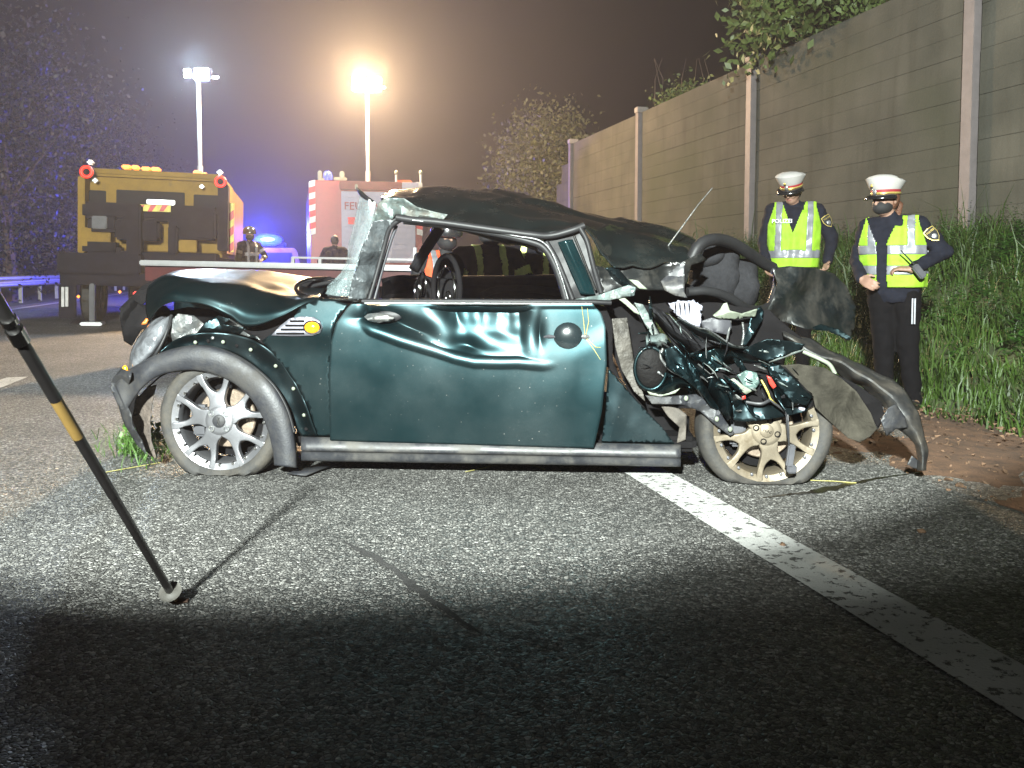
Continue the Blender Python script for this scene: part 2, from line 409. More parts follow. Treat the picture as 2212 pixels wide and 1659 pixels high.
# narrow dark streak on the lane in front of the car and a fluid trickle beside the rear wheel
M_STREAK = mat("dark_streak_surface", (.030, .029, .028), .8, var=.4, nscale=40, bmp=.6, bscale=120)
M_WET = mat("wet_oil_trickle", (.012, .009, .006), .25, var=.3, nscale=40)
def smear(name, pts, ws, m):
    c = [gp(*p) for p in pts]; C_ = cr([tuple(p) for p in c], 40); ww = np.interp(np.linspace(0, 1, 40), np.linspace(0, 1, len(ws)), ws)
    vs = []; fs = []
    for i, p in enumerate(C_):
        t = Vector(C_[min(i + 1, 39)] - C_[max(i - 1, 0)]).normalized(); nrm = Vector((-t.y, t.x, 0)); j = .45 + .8 * random.random(); j2 = .45 + .8 * random.random()
        vs += [Vector(p) + nrm * ww[i] * j + Vector((0, 0, .0035)), Vector(p) - nrm * ww[i] * j2 + Vector((0, 0, .0035))]
    fs = [(2 * i, 2 * i + 1, 2 * i + 3, 2 * i + 2) for i in range(39)]
    return tag(mk(name, vs, fs, m), kind="structure")
smear("dark_streak", [(742, 1172), (790, 1196), (850, 1232), (900, 1275), (960, 1318), (1040, 1372)], [.004, .02, .016, .02, .012, .004], M_STREAK)
smear("fluid_trickle", [(1640, 1078), (1700, 1070), (1770, 1062), (1830, 1048), (1900, 1034), (1985, 1022)], [.004, .01, .03, .03, .012, .005], M_WET)

# ------------------------------------------------------------------ noise barrier
def mat_wall():
    m, nt, b = nodes_of("weathered_concrete_panel"); g = nt.nodes.new("ShaderNodeNewGeometry")
    def nz(sc, scale, det=6.):
        mp = nt.nodes.new("ShaderNodeMapping"); mp.inputs["Scale"].default_value = sc; nt.links.new(g.outputs["Position"], mp.inputs[0])
        n = nt.nodes.new("ShaderNodeTexNoise"); n.inputs["Scale"].default_value = scale; n.inputs["Detail"].default_value = det; nt.links.new(mp.outputs[0], n.inputs["Vector"]); return n
    r1 = ramp(nt, [(.3, (.058, .057, .046)), (.7, (.098, .092, .074))]); nt.links.new(nz((1, 1, 1), 1.3).outputs[0], r1.inputs[0])
    r2 = ramp(nt, [(.50, (0, 0, 0)), (.90, (.8, .8, .8))]); nt.links.new(nz((1, 1, .12), 5.).outputs[0], r2.inputs[0])
    c = mixc(nt, r2.outputs[0], r1.outputs[0], (.042, .038, .028))
    r3 = ramp(nt, [(.5, (0, 0, 0)), (.75, (1, 1, 1))]); nt.links.new(nz((1, 1, 1), .45, 4.).outputs[0], r3.inputs[0])
    nt.links.new(mixc(nt, r3.outputs[0], c, (.055, .058, .038)), b.inputs["Base Color"]); b.inputs["Roughness"].default_value = .9; b.inputs["Specular IOR Level"].default_value = .2
    bump(nt, b, nz((1, 1, 1), 30.).outputs[0], .5, .01); return m
M_WALL = mat_wall()
M_POST = mat("galvanised_post", (.17, .15, .15), .6, .2, .15, 6)
M_CAP = mat("pale_post_cap", (.24, .22, .21), .6)
WL = 7.46; T0 = 8.69; SP = 5.02; ZB = .9; ROW = .5
wall = empty("noise_barrier", RW(WL, 12, 1.1), ROADZ)
tag(wall, "long grey-brown concrete noise barrier of stacked panels above the grass slope", "noise barrier")
def wl(L, t, z): return (L - WL, t - 12, z - 1.1)
def panel_mesh(w, h, top=None):
    # a plank face with a fine mid groove, bevelled edges at the joints
    prof = [(-.004, .001), (-.009, .005), (-.009, h * .5 - .006), (-.004, h * .5), (-.009, h * .5 + .006), (-.009, h - .004), (-.004, h - .001), (.1, h - .001), (.1, .002)]
    vs = [(x, y, z) for y in (0, w) for x, z in prof]; n = len(prof)
    fs = [(i, (i + 1) % n, (i + 1) % n + n, i + n) for i in range(n)] + [tuple(range(n - 1, -1, -1)), tuple(range(n, 2 * n))]
    me = bpy.data.meshes.new("panel"); me.from_pydata(vs, [], fs); me.update(); me.materials.append(M_WALL); return me
pm = panel_mesh(SP - .17, ROW)
for k in range(-1, 3):
    for r in range(7):
        o = link("panel", pm, None, wall); o.location = wl(WL + random.uniform(-.004, .004), T0 + SP * k + .085, ZB + r * ROW)
for r in range(6):
    w_ = (SP - .17) * (1 - (r + .3) / 7.2) * .75
    o = link("panel", panel_mesh(w_, ROW), None, wall); o.location = wl(WL, T0 + SP * 3 + .085, ZB + r * ROW)
for k in range(-1, 4):
    mb = MB(); hz = 4.43
    for (x, w_) in ((-.10, .16), (.12, .16)): mb.box((x, 0, (ZB - .3 + hz) / 2 - 1.1), (.014, w_, hz - ZB + .3))
    mb.box((.01, 0, (ZB - .3 + hz) / 2 - 1.1), (.20, .012, hz - ZB + .3))
    p = mb.build("post", M_POST, wall); p.location = (0, T0 + SP * k - 12, 0)
    c = MB().box((-.0, 0, hz - 1.1 + .02), (.26, .20, .12), bev=.01).build("post_cap", M_CAP, p)

# ------------------------------------------------------------------ vegetation
def leafmat(name, c, var=.5):
    m = mat(name, c, .55, 0, var, 2.5); b = m.node_tree.nodes["Principled BSDF"]; b.inputs["Subsurface Weight"].default_value = 0; return m
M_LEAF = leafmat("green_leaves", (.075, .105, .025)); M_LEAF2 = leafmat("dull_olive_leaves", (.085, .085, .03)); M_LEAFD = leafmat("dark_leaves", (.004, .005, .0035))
M_GRASS = leafmat("verge_grass_blades", (.028, .056, .005), .6); M_GRASS2 = leafmat("fresh_grass", (.055, .12, .018), .4)
M_STRAW = mat("dry_straw", (.30, .27, .09), .8)
M_BARK = mat("brown_bark", (.07, .05, .035), .9, bmp=.6)
def leaves(name, cen, rad_, n, size, m, parent, clumps=60, seed=1, spread=.32, droop=.3):
    r = np.random.default_rng(seed); cen = np.array(cen); rad_ = np.array(rad_)
    d = r.normal(size=(clumps, 3)); d /= np.linalg.norm(d, axis=1)[:, None]
    cc = cen + d * rad_ * (r.uniform(.35, 1.0, (clumps, 1)) ** .6) * r.uniform(.8, 1.12, (clumps, 1))
    idx = r.integers(0, clumps, n); p = cc[idx] + r.normal(size=(n, 3)) * spread * rad_.mean() * r.uniform(.5, 1.1, (clumps, 1))[idx]
    a = r.normal(size=(n, 3)); a[:, 2] -= droop; a /= np.linalg.norm(a, axis=1)[:, None]
    b = np.cross(a, r.normal(size=(n, 3))); b /= np.linalg.norm(b, axis=1)[:, None]; nn = np.cross(a, b)
    s = size * r.uniform(.6, 1.3, (n, 1))
    V = np.stack([p, p + a * s * .5 + b * s * .28 + nn * s * .06, p + a * s, p + a * s * .5 - b * s * .28 + nn * s * .06], 1).reshape(-1, 3)
    me = bpy.data.meshes.new(name); me.vertices.add(4 * n); me.vertices.foreach_set("co", V.ravel()); me.loops.add(4 * n); me.polygons.add(n)
    me.loops.foreach_set("vertex_index", np.arange(4 * n)); me.polygons.foreach_set("loop_start", np.arange(n) * 4); me.polygons.foreach_set("loop_total", np.full(n, 4))
    me.update(); me.validate(); return link(name, me, m, parent), cc
def tree(name, label, base, cen, rad_, n, size, m, trunk=.12, seed=1, clumps=60, cat="tree", group=None, spread=.32, limbs=10):
    e = empty(name, base); tag(e, label, cat, group); cen = Vector(cen) - Vector(base)
    cr_, cc = leaves("crown", tuple(cen), rad_, n, size, m, e, clumps, seed, spread)
    mb = MB(); rr = random.Random(seed); mid = Vector((cen.x * .35, cen.y * .35, max(.25, cen.z - rad_[2] * .7)))
    mb.tube([(0, 0, -.2), mid * .5 + Vector((.05, 0, 0)), mid, cen], [trunk * 1.3, trunk, trunk * .8, trunk * .3], 8); mb.build("trunk", M_BARK, e)
    mb = MB()
    for k in range(limbs):
        q = Vector(cc[rr.randrange(len(cc))]); st = mid.lerp(cen, rr.random() * .8)
        mb.tube([st, st.lerp(q, .5) + Vector((rr.uniform(-.1, .1), 0, .08)), q], [trunk * .35, trunk * .2, trunk * .08], 5)
    mb.build("limbs", M_BARK, e); return e
b = RW(7.6, 26.8, 1.2); c = at(1172, 372, b.y)
tree("roadside_tree", "rounded leafy tree glowing warm at the far end of the noise barrier", b, c, (1.25, 1.3, 1.75), 16000, .13, M_LEAF2, .1, 3, 130)
b = RW(9.3, 13.2, 1.3); c = at(1790, -40, b.y - .9)
tree("overhanging_tree", "leafy green tree hanging over the top of the noise barrier", b, c, (1.75, 1.0, 1.15), 7000, .15, M_LEAF, .14, 5, 70, spread=.2)
b = RW(8.5, 18.6, 1.3); c = at(1490, 235, b.y)
t = tree("twiggy_shrub", "small twiggy shrub poking up behind the middle of the noise barrier", b, c, (.95, .6, .45), 3000, .10, M_LEAF, .05, 8, 40, "shrub")
mb = MB()
for k in range(7):
    x = random.uniform(-.9, .6); q = Vector(c) - Vector(b) + Vector((x, 0, .1)); mb.tube([q, q + Vector((random.uniform(-.2, .1), 0, .55)), q + Vector((random.uniform(-.35, .2), 0, 1.0))], [.012, .008, .004], 5)
mb.build("bare_twig", M_BARK, t)
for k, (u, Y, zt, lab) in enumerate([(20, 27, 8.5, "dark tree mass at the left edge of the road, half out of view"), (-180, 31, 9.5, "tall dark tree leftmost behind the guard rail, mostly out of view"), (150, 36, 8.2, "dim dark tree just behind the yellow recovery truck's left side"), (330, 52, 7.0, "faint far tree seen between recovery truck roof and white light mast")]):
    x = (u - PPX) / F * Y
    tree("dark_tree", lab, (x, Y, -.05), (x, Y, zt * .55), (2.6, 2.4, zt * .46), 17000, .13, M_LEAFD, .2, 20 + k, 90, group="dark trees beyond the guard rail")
def blades(name, pts, hs, ws, m, lean=.5, seed=1):
    r = np.random.default_rng(seed); n = len(pts); p = np.array(pts); h = np.array(hs)[:, None]; w = np.array(ws)[:, None]
    an = r.uniform(0, 2 * np.pi, n); d = np.stack([np.cos(an), np.sin(an), np.zeros(n)], 1); an2 = r.uniform(0, 2 * np.pi, n)
    s = np.stack([np.cos(an2), np.sin(an2), np.zeros(n)], 1); up = np.array([[0, 0, 1.]]); ln = r.uniform(.1, 1, (n, 1)) * lean
    m1 = p + up * h * .55 + d * h * ln * .3; t_ = p + up * h * (1 - ln * .35) + d * h * ln
    V = np.stack([p - s * w, p + s * w, m1 + s * w * .8, m1 - s * w * .8, t_], 1).reshape(-1, 3); k = np.arange(n) * 5
    L_ = np.stack([k, k + 1, k + 2, k + 3, k + 3, k + 2, k + 4], 1).ravel()
    me = bpy.data.meshes.new(name); me.vertices.add(5 * n); me.vertices.foreach_set("co", V.ravel()); me.loops.add(7 * n); me.polygons.add(2 * n)
    me.loops.foreach_set("vertex_index", L_); ls = np.stack([np.arange(n) * 7, np.arange(n) * 7 + 4], 1).ravel(); lt = np.tile([4, 3], n)
    me.polygons.foreach_set("loop_start", ls); me.polygons.foreach_set("loop_total", lt); me.update(); me.validate()
    return link(name, me, m)
P, H, Wd = [], [], []
for k in range(52000):
    t = 2.0 + 30 * random.random() ** 1.7; L = 4.28 + (7.42 - 4.28) * random.random() ** .9
    q = RW(L, t, vz(L, t)); cl = mnoise.noise(Vector((L * 1.4, t * 1.4, 9)))
    if cl < -.35 and random.random() < .7: continue
    hh = (.12 + .16 * (L - 4.28) / 3) * (1 + cl) * random.uniform(.7, 1.6)
    if random.random() < .05: hh *= 1.9
    P.append(tuple(q)); H.append(hh); Wd.append(random.uniform(.003, .006) * (1 + t / 18))
tag(blades("grass", P, H, Wd, M_GRASS, .95, 4), "rough green grass covering the slope below the noise barrier", "grass", kind="stuff")
# broad-leaved weeds on the slope: stems with leaves, one uncountable mass
r_ = random.Random(5); V = []; Fc = []
for k in range(2400):
    t = 3 + 20 * r_.random() ** 1.5; L = 5.0 + 2.4 * r_.random() ** .8; q = RW(L, t, vz(L, t)); h = r_.uniform(.22, .6)
    if mnoise.noise(Vector((L * .9, t * .9, 4))) < -.08 and r_.random() < .75: continue
    tilt = Vector((r_.uniform(-.25, .25), r_.uniform(-.25, .1), 1)).normalized()
    for j in range(14):
        a = r_.uniform(0, 6.28); s_ = r_.uniform(.06, .12) * (1.15 - j / 18); base = q + tilt * h * (.25 + .75 * j / 14)
        d = Vector((math.cos(a), math.sin(a), r_.uniform(-.1, .7))).normalized(); sd = d.cross(Vector((0, 0, 1))).normalized()
        i0 = len(V); V += [base, base + d * s_ * .45 + sd * s_ * .2, base + d * s_ + Vector((0, 0, -s_ * .25)), base + d * s_ * .45 - sd * s_ * .2]; Fc.append((i0, i0 + 1, i0 + 2, i0 + 3))
M_WEED = leafmat("weed_leaves", (.024, .068, .008), .6)
tag(mk("weeds", V, Fc, M_WEED), "leafy green weeds growing thickly on the slope", "weeds", kind="stuff")
# crumbs of torn soil and stones
V = []; Fc = []
for k in range(3200):
    t = r_.uniform(.4, 9); L = 2.75 + 1.9 * r_.random(); q = RW(L, t, max(vz(L, t), .0)); s_ = r_.uniform(.004, .018) * (1 + .6 * (r_.random() < .1)); i0 = len(V)
    V += [q + Vector((r_.uniform(-s_, s_), r_.uniform(-s_, s_), r_.uniform(-s_ * .3, s_))) for _ in range(5)]
    Fc += [(i0, i0 + 1, i0 + 2), (i0, i0 + 2, i0 + 3), (i0, i0 + 3, i0 + 1), (i0 + 4, i0 + 1, i0 + 2), (i0 + 4, i0 + 2, i0 + 3), (i0 + 4, i0 + 3, i0 + 1)]
M_CLOD = mat("soil_crumbs", (.12, .07, .04), .8, var=.6, nscale=30)
tag(mk("soil_crumbs", V, Fc, M_CLOD), "loose brown soil crumbs strewn beside the hard shoulder", "soil", kind="stuff")

# ------------------------------------------------------------------ guard rail on the median
M_GALV = mat("galvanised_steel", (.34, .34, .35), .5, .6, .2, 5)
gr = empty("guard_rail", RW(-7.7, 30, 0), ROADZ); tag(gr, "long galvanised guard rail along the left edge of the carriageway", "guard rail")
prof = [(0, .44), (.04, .46), (.08, .51), (.04, .56), (.0, .60), (.04, .64), (.08, .69), (.04, .74), (0, .76)]
vs = [(x, y, z) for y in (-26, 60) for x, z in prof]; n = len(prof)
o = mk("rail_beam", vs, [(i, i + 1, i + 1 + n, i + n) for i in range(n - 1)], M_GALV, gr, 60); solid(o, .004)
pmsh = None
for k in range(28):
    if pmsh is None:
        o = MB().box((-.06, 0, .35), (.1, .06, .78), bev=.005).build("post", M_GALV, gr); pmsh = o.data
    else: o = link("post", pmsh, None, gr)
    o.location = (0, -25.5 + 2 * k, 0)

# ------------------------------------------------------------------ haze: damp night air lit by the lamps
hb = MB().box((0, 0, 5.2), (420, 420, 13.2)).build("haze", None, None, None)
hm = bpy.data.materials.new("night_haze"); hm.use_nodes = True; hn = hm.node_tree; hn.nodes.clear()
pv = hn.nodes.new("ShaderNodeVolumePrincipled"); pv.inputs["Color"].default_value = (.92, .92, .95, 1); pv.inputs["Density"].default_value = .0030; pv.inputs["Anisotropy"].default_value = .55
ho = hn.nodes.new("ShaderNodeOutputMaterial"); hn.links.new(pv.outputs[0], ho.inputs["Volume"]); hb.data.materials.append(hm)
tag(hb, "thin damp night haze hanging over the road, glowing near the lamps", "haze", kind="stuff")
# ================================================================== THE WRECKED CAR
FW = gp(477, 1028); RWc = gp(1656, 1048)
ex = (RWc - FW).normalized(); ey = Vector((-ex.y, ex.x, 0)); ez = Vector((0, 0, 1))
O = FW.lerp(RWc, .5) + ey * .8
car = empty("wrecked_car", O)
tag(car, "dark green metallic hatchback with crushed roof and torn-open rear", "car")
B0 = FW - O
def C3(u, v, d):
    r = ray(u, v); k = ((FW - Vector((0, 0, CAM_H))).dot(ey) + d) / r.dot(ey)
    return r * k + Vector((0, 0, CAM_H)) - O
def via(rg): return lambda x, y, d: C3(*rg(x, y), d)
cA, cB, cC, cD, cG, cH, cW, cK = map(via, (rA, rB, rC, rD, rG, rH, rW, rK))
def tubeC(name, f, pts, r, m, n=8, parent=car, k=None, flat=None):
    P = [f(*p) for p in pts]
    if len(P) > 2: P = [Vector(q) for q in cr([tuple(p) for p in P], k or len(P) * 5)]
    return MB().tube(P, r if not isinstance(r, (list, tuple)) else list(np.interp(np.linspace(0, 1, len(P)), np.linspace(0, 1, len(r)), r)), n, flat=flat).build(name, m, parent, 60)
def shC(name, rg, pts, depth, m, step=9., seed=1, th=.004, smooth=40, parent=car):
    ol = [rg(*p) for p in pts]; f = depth if callable(depth) else (lambda u, v: depth)
    return sheet(name, ol, f, m, parent, C3, step, seed, th, smooth)
def bx4(pts, rg):
    q = [rg(*p) for p in pts]; return (min(a for a, b in q), min(b for a, b in q), max(a for a, b in q), max(b for a, b in q))
def crumC(name, rg, pts, m, d0, amp=.05, k=7, gx=0., gy=0., seed=1, step=7., wl=55., th=.004, smooth=18, parent=car):
    return shC(name, rg, pts, folds(seed, k, amp, bx4(pts, rg), d0, gx, gy, wl), m, step, seed, th, smooth, parent)

# ---------- wheels
def sm(a, b_, x): t_ = min(1, max(0, (x - a) / (b_ - a))); return t_ * t_ * (3 - 2 * t_)
def wheel(cu, cv, d, face_m, cap_m, rot, squash=.252, seed=0):
    c = C3(cu, cv, d); zg = -c.z - O.z            # ground in wheel coordinates
    Mx = Matrix((( ex.x, ey.x, 0), (ex.y, ey.y, 0), (0, 0, 1)))
    def T(v): return Mx @ v + c
    R90 = Matrix.Rotation(math.pi / 2, 3, 'X')      # lathe z axis -> -y
    def lathe(prof, n=56, closed=False):
        mb = MB(); mb.lathe(prof, n, None, closed)
        mb.v = [Vector((v.x, -v.z, v.y)) for v in mb.v]; return mb
    # barrel, the part that carries the rest
    mb = lathe([(.215, -.13), (.222, -.12), (.205, -.10), (.196, -.02), (.205, .0), (.218, .006), (.232, .012), (.236, .006), (.234, -.004), (.222, -.012), (.200, -.03), (.192, -.1), (.205, -.13)], closed=True)
    mb.v = [T(v) for v in mb.v]; wh = mb.build("wheel", face_m, car, 40)
    # tyre: sidewall bulges and flattens where it rests on the road
    prof = [(.226, .004), (.236, .014), (.258, .022), (.278, .016), (.293, -.004), (.298, -.03), (.300, -.09), (.298, -.15), (.29, -.18), (.26, -.195), (.228, -.175)]
    mb = lathe(prof, 72)
    for i, v in enumerate(mb.v):
        a = math.atan2(v.z, v.x); r0 = math.hypot(v.x, v.z)
        wob = 1 + .008 * math.sin(5 * a + seed) * (r0 > .25)
        v.x *= wob; v.z *= wob
        if v.z < zg + .004:
            ov = zg + .004 - v.z; v.z = zg + .004 + .0 * ov; v.y -= ov * .55 if v.y < .05 else -ov * .4; v.x += math.copysign(ov * .35, v.x)
        elif v.z < zg + .09 and r0 > .24: v.y -= (zg + .09 - v.z) * .22 * (1 if v.y < .05 else -1)
    mb.v = [T(v) for v in mb.v]; mb.build("tyre", M_TYRE, wh, 50)
    # five Y spokes
    for k in range(5):
        a0 = rot + k * 2 * math.pi / 5
        half = [(.035, .034), (.062, .043), (.082, .037), (.105, .038), (.135, .049), (.17, .064), (.20, .077), (.226, .088)]
        inn = [(.226, .052), (.20, .047), (.165, .034), (.145, .018), (.134, .0)]
        R_ = [tuple(q) for q in cr(half, 18)] + [tuple(q) for q in cr(inn, 12)]
        ol = R_ + [(r_2, -t_2) for r_2, t_2 in reversed(R_[:-1])]
        bm = bmesh.new(); dish = lambda r_2: .018 - .010 * sm(.05, .15, r_2) + .004 * sm(.15, .22, r_2)
        fv = [bm.verts.new((r_2 * math.sin(a0) + t_2 * math.cos(a0), -dish(r_2), r_2 * math.cos(a0) - t_2 * math.sin(a0))) for r_2, t_2 in ol]
        f0 = bm.faces.new(fv); ret = bmesh.ops.extrude_face_region(bm, geom=[f0])
        for g in ret['geom']:
            if isinstance(g, bmesh.types.BMVert): g.co.y += .028
        ed = [e_ for e_ in f0.edges]; bmesh.ops.bevel(bm, geom=ed, offset=.0065, segments=3, affect='EDGES', profile=.6)
        bmesh.ops.recalc_face_normals(bm, faces=bm.faces[:]); bmesh.ops.triangulate(bm, faces=[f_ for f_ in bm.faces if len(f_.verts) > 4])
        me = bpy.data.meshes.new("spoke")
        for v_ in bm.verts: v_.co = T(v_.co)
        bm.to_mesh(me); bm.free(); me.shade_smooth(); me.set_sharp_from_angle(angle=rad(40)); link("spoke", me, face_m, wh)
    mb2 = lathe([(.001, .022), (.05, .022), (.066, .018), (.074, .008), (.074, -.03)], 32); mb2.v = [T(v) for v in mb2.v]; mb2.build("hub", face_m, wh, 40)
    mb = lathe([(.001, .031), (.024, .030), (.030, .026), (.031, .018)], 28); mb.v = [T(v) for v in mb.v]; mb.build("centre_cap", cap_m, wh, 40)
    Mt = Matrix.Translation(T(Vector((0, -.0325, 0)))) @ (Mx.to_4x4()) @ Matrix.Rotation((math.pi / 2 + .05 if seed == 0 else .35), 4, 'Y') @ Matrix.Rotation(math.pi / 2, 4, 'X')
    text("lettering", "MINI", .019, M_CHROME, Mt, wh, .0006)
    for k in range(4):
        a = math.pi / 4 + k * math.pi / 2 + (0 if seed == 0 else .5)
        mb = lathe([(.0125, .018), (.014, .027), (.010, .027), (.009, .020), (.001, .019)], 12); off = Vector((.049 * math.cos(a), 0, .049 * math.sin(a)))
        mb.v = [T(v + off) for v in mb.v]; mb.build("wheel_bolt", M_STEEL if seed == 0 else M_DARK, wh, 40)
    for k in range(20):
        a = rot + .157 + k * 2 * math.pi / 20
        mb = lathe([(.007, .0), (.007, .014), (.004, .016), (.003, .012), (.001, .012)], 8); off = Vector((.208 * math.sin(a), 0, .208 * math.cos(a)))
        mb.v = [T(v + off) for v in mb.v]; mb.build("rim_bolt", M_CHROME if seed == 0 else M_RIM, wh, 40)
    mb = lathe([(.03, -.07), (.135, -.07), (.14, -.075), (.14, -.09), (.03, -.09)], 40); mb.v = [T(v) for v in mb.v]; mb.build("brake_disc", M_BRAKE, wh, 40)
    mb = MB().box((-.115, .06, -.01), (.07, .06, .15), bev=.012); mb.v = [T(v) for v in mb.v]; mb.build("brake_caliper", M_GREYP, wh, 40)
    mb = lathe([(.001, -.12), (.19, -.12), (.19, -.128), (.001, -.128)], 28); mb.v = [T(v) for v in mb.v]; mb.build("backing_plate", M_DARK, wh, 40)
    return wh
wheel(477, 908, .02, M_RIM, M_PLAS, -.13, seed=0)
wheel(1654, 929, .03, M_RIMD, M_RIMD, .45, seed=2)

# ---------- door, with its crushed upper half
rz = [(0, 262), (330, 200), (410, 262), (560, 318), (750, 376), (860, 412), (960, 434), (1100, 438), (1200, 436), (1330, 452), (1480, 440), (1600, 380), (1700, 330)]
def ridge(x): return float(np.interp(x, [a for a, b_ in rz], [b_ for a, b_ in rz]))
def door_d(x, y):
    d = .004 + .010 * ((y - 560) / 330.) ** 2 - .012 * sm(800, 1600, x) * sm(300, 900, y)
    yr = ridge(x)
    if y < yr:
        h_ = (yr - y) / 275.; lx_ = 790 + (y - 150) * .55; bowl = sm(lx_ - 110, lx_ + 70, x) * (1 - sm(1205, 1290, x)); left = sm(340, 430, x) * (1 - sm(620, 840, x)); right = sm(1285, 1330, x)
        top = sm(134, 152, y)                     # folds back out under the waist rail
        d += bowl * (.037 * min(1, h_) + .002) * top + left * .030 * sm(0, .30, h_) * (1 - .75 * sm(.3, .62, h_)) + right * .004 * sm(0, .5, h_) * top
        fl = .5 + .5 * math.cos((x - 970 - (y - 150) * .10 + 14 * mnoise.noise(Vector((x / 80., y / 90., 4)))) / 68. * 2 * math.pi)
        d -= .0045 * fl * sm(290, 165, y) * (.5 + .9 * mnoise.noise(Vector((x / 50., 3, 1))) ** 2) * sm(790, 850, x) * (1 - sm(1215, 1255, x)) * top
        d += .012 * mnoise.noise(Vector((x / 150., y / 95., 7))) * bowl * sm(0, .3, h_)
    d -= .008 * math.exp(-((y - yr - 4) / 16.) ** 2) * sm(330, 420, x) * (1 - sm(1240, 1420, x))   # raised crease
    d += .018 * math.exp(-(((x - 900) / 90.) ** 2 + ((y - 345) / 50.) ** 2)) + .016 * math.exp(-(((x - 1305) / 34.) ** 2 + ((y - 280) / 80.) ** 2))
    d += .030 * math.exp(-(((x - 460) / 110.) ** 2 + ((y - 205) / 34.) ** 2))
    d += .0012 * mnoise.noise(Vector((x / 170., y / 170., 2)))
    return d
nx, nz = 120, 80; vs = []
for i in range(nx):
    s = i / (nx - 1)
    for j in range(nz):
        t_ = j / (nz - 1); y = 128 + (848 + 42 * s - 128) * t_
        xl = float(np.interp(y, [120, 150, 230, 330, 500, 850], [318, 285, 228, 200, 190, 196])); xr = float(np.interp(y, [120, 180, 250, 450, 700, 880, 900], [1590, 1640, 1662, 1668, 1642, 1602, 1598]))
        x = xl + (xr - xl) * s; vs.append(cG(x, y, door_d(x, y) - .012 * sm(.9, 1, s) * t_))
fs = [(i * nz + j, (i + 1) * nz + j, (i + 1) * nz + j + 1, i * nz + j + 1) for i in range(nx - 1) for j in range(nz - 1)]
door = mk("door", vs, fs, M_TEAL, car, 60); solid(door, .03, -1)
bv = door.modifiers.new("b", 'BEVEL'); bv.width = .004; bv.segments = 2; bv.angle_limit = rad(50)
# waist rail of the door
MB().tube([cG(360, 112, .012), cG(900, 112, .012), cG(1600, 116, .012), cG(1690, 120, .03)], .016, 10, flat=.75).build("waist_rail", M_RUB, door, 60)
MB().tube([cG(372, 122, .002), cG(900, 124, .0), cG(1590, 126, .002)], .0065, 8).build("waist_trim", M_STEEL, door, 60)
# round door-handle bowl, grip stubs, lock
c = cG(1462, 303, .004); mb = MB().ell((0, 0, 0), (.1, .1, .1), n=16)
Mx = Matrix(((ex.x, ey.x, 0), (ex.y, ey.y, 0), (0, 0, 1)))
mb.v = [Mx @ Vector((v.x * .78, v.y * .36, v.z * .74)) * 1.0 + c for v in mb.v]; mb.build("handle_bowl", mat("black_gloss_paint", (.012, .018, .02), .22, .2, coat=1., dirt=((.13, .12, .11), 60, .62, .75)), door, 60)
MB().tube([cG(1335, 303, -.002), cG(1360, 300, -.012), cG(1392, 303, -.006)], [.010, .017, .014], 8, flat=.6).build("handle_stub", M_GREYP, door)
MB().tube([cG(1530, 300, -.004), cG(1556, 303, -.014), cG(1588, 306, -.004)], [.013, .014, .010], 8).build("lock_barrel", M_STEEL, door)
MB().ell(cG(1360, 303, -.016), (.007, .004, .007)).build("handle_screw", M_DARK, door)
# stump of the torn-off mirror
c = cG(505, 190, .012); mb = MB().ell((0, 0, 0), (.062, .012, .027), n=14); mb.v = [Mx @ v + c for v in mb.v]; mb.build("mirror_foot", M_RUB, door, 60)
mb = MB().ell((0, 0, 0), (.062, .03, .021), n=14)
mb.v = [Mx @ (v * (1 + .35 * mnoise.noise(v * 60))) + cG(450, 200, -.012) for v in mb.v]; mb.build("mirror_stump", M_STEEL, door, 30)
# ---------- sill
prof = [(.02, 0), (.0, .004), (-.012, .022), (-.014, .045), (.005, .06), (.012, .072)]
def sill(): 
    rows = []
    for (fy, dd) in ((0, .03), (.08, .006), (.30, -.012), (.52, -.016), (.60, .004), (.95, .02), (1.0, .05)):
        rows.append([cG(x, (842 + (885 - 842) * (x - 30) / 2030.) + fy * (118 + (x - 30) / 2030. * -12), dd + .006 * mnoise.noise(Vector((x / 150., fy, 0)))) for x in np.linspace(34, 2064, 14)])
    return patch("sill", rows, M_SILL, car, 70, 28, .012, None, 40)
sill()
# floor pan and dark inner structure so that no light leaks through the body
def cbox(name, x0, x1, y0, y1, z0, z1, m, bev=.02):   # along the car, across, up
    mb = MB().box(((x0 + x1) / 2, (y0 + y1) / 2, (z0 + z1) / 2), (x1 - x0, y1 - y0, z1 - z0), bev=bev)
    mb.v = [Mx @ v + B0 for v in mb.v]; return mb.build(name, m, car)
cbox("floor_pan", .32, 2.2, .06, 1.55, .13, .20, M_DARK)
cbox("bulkhead", .33, .42, .10, 1.5, .2, .68, M_DARK)
cbox("engine_block", -.32, .28, .32, 1.3, .22, .62, M_DARK, .06)
cbox("boot_floor", 2.05, 2.85, .25, 1.4, .30, .36, M_DARK)
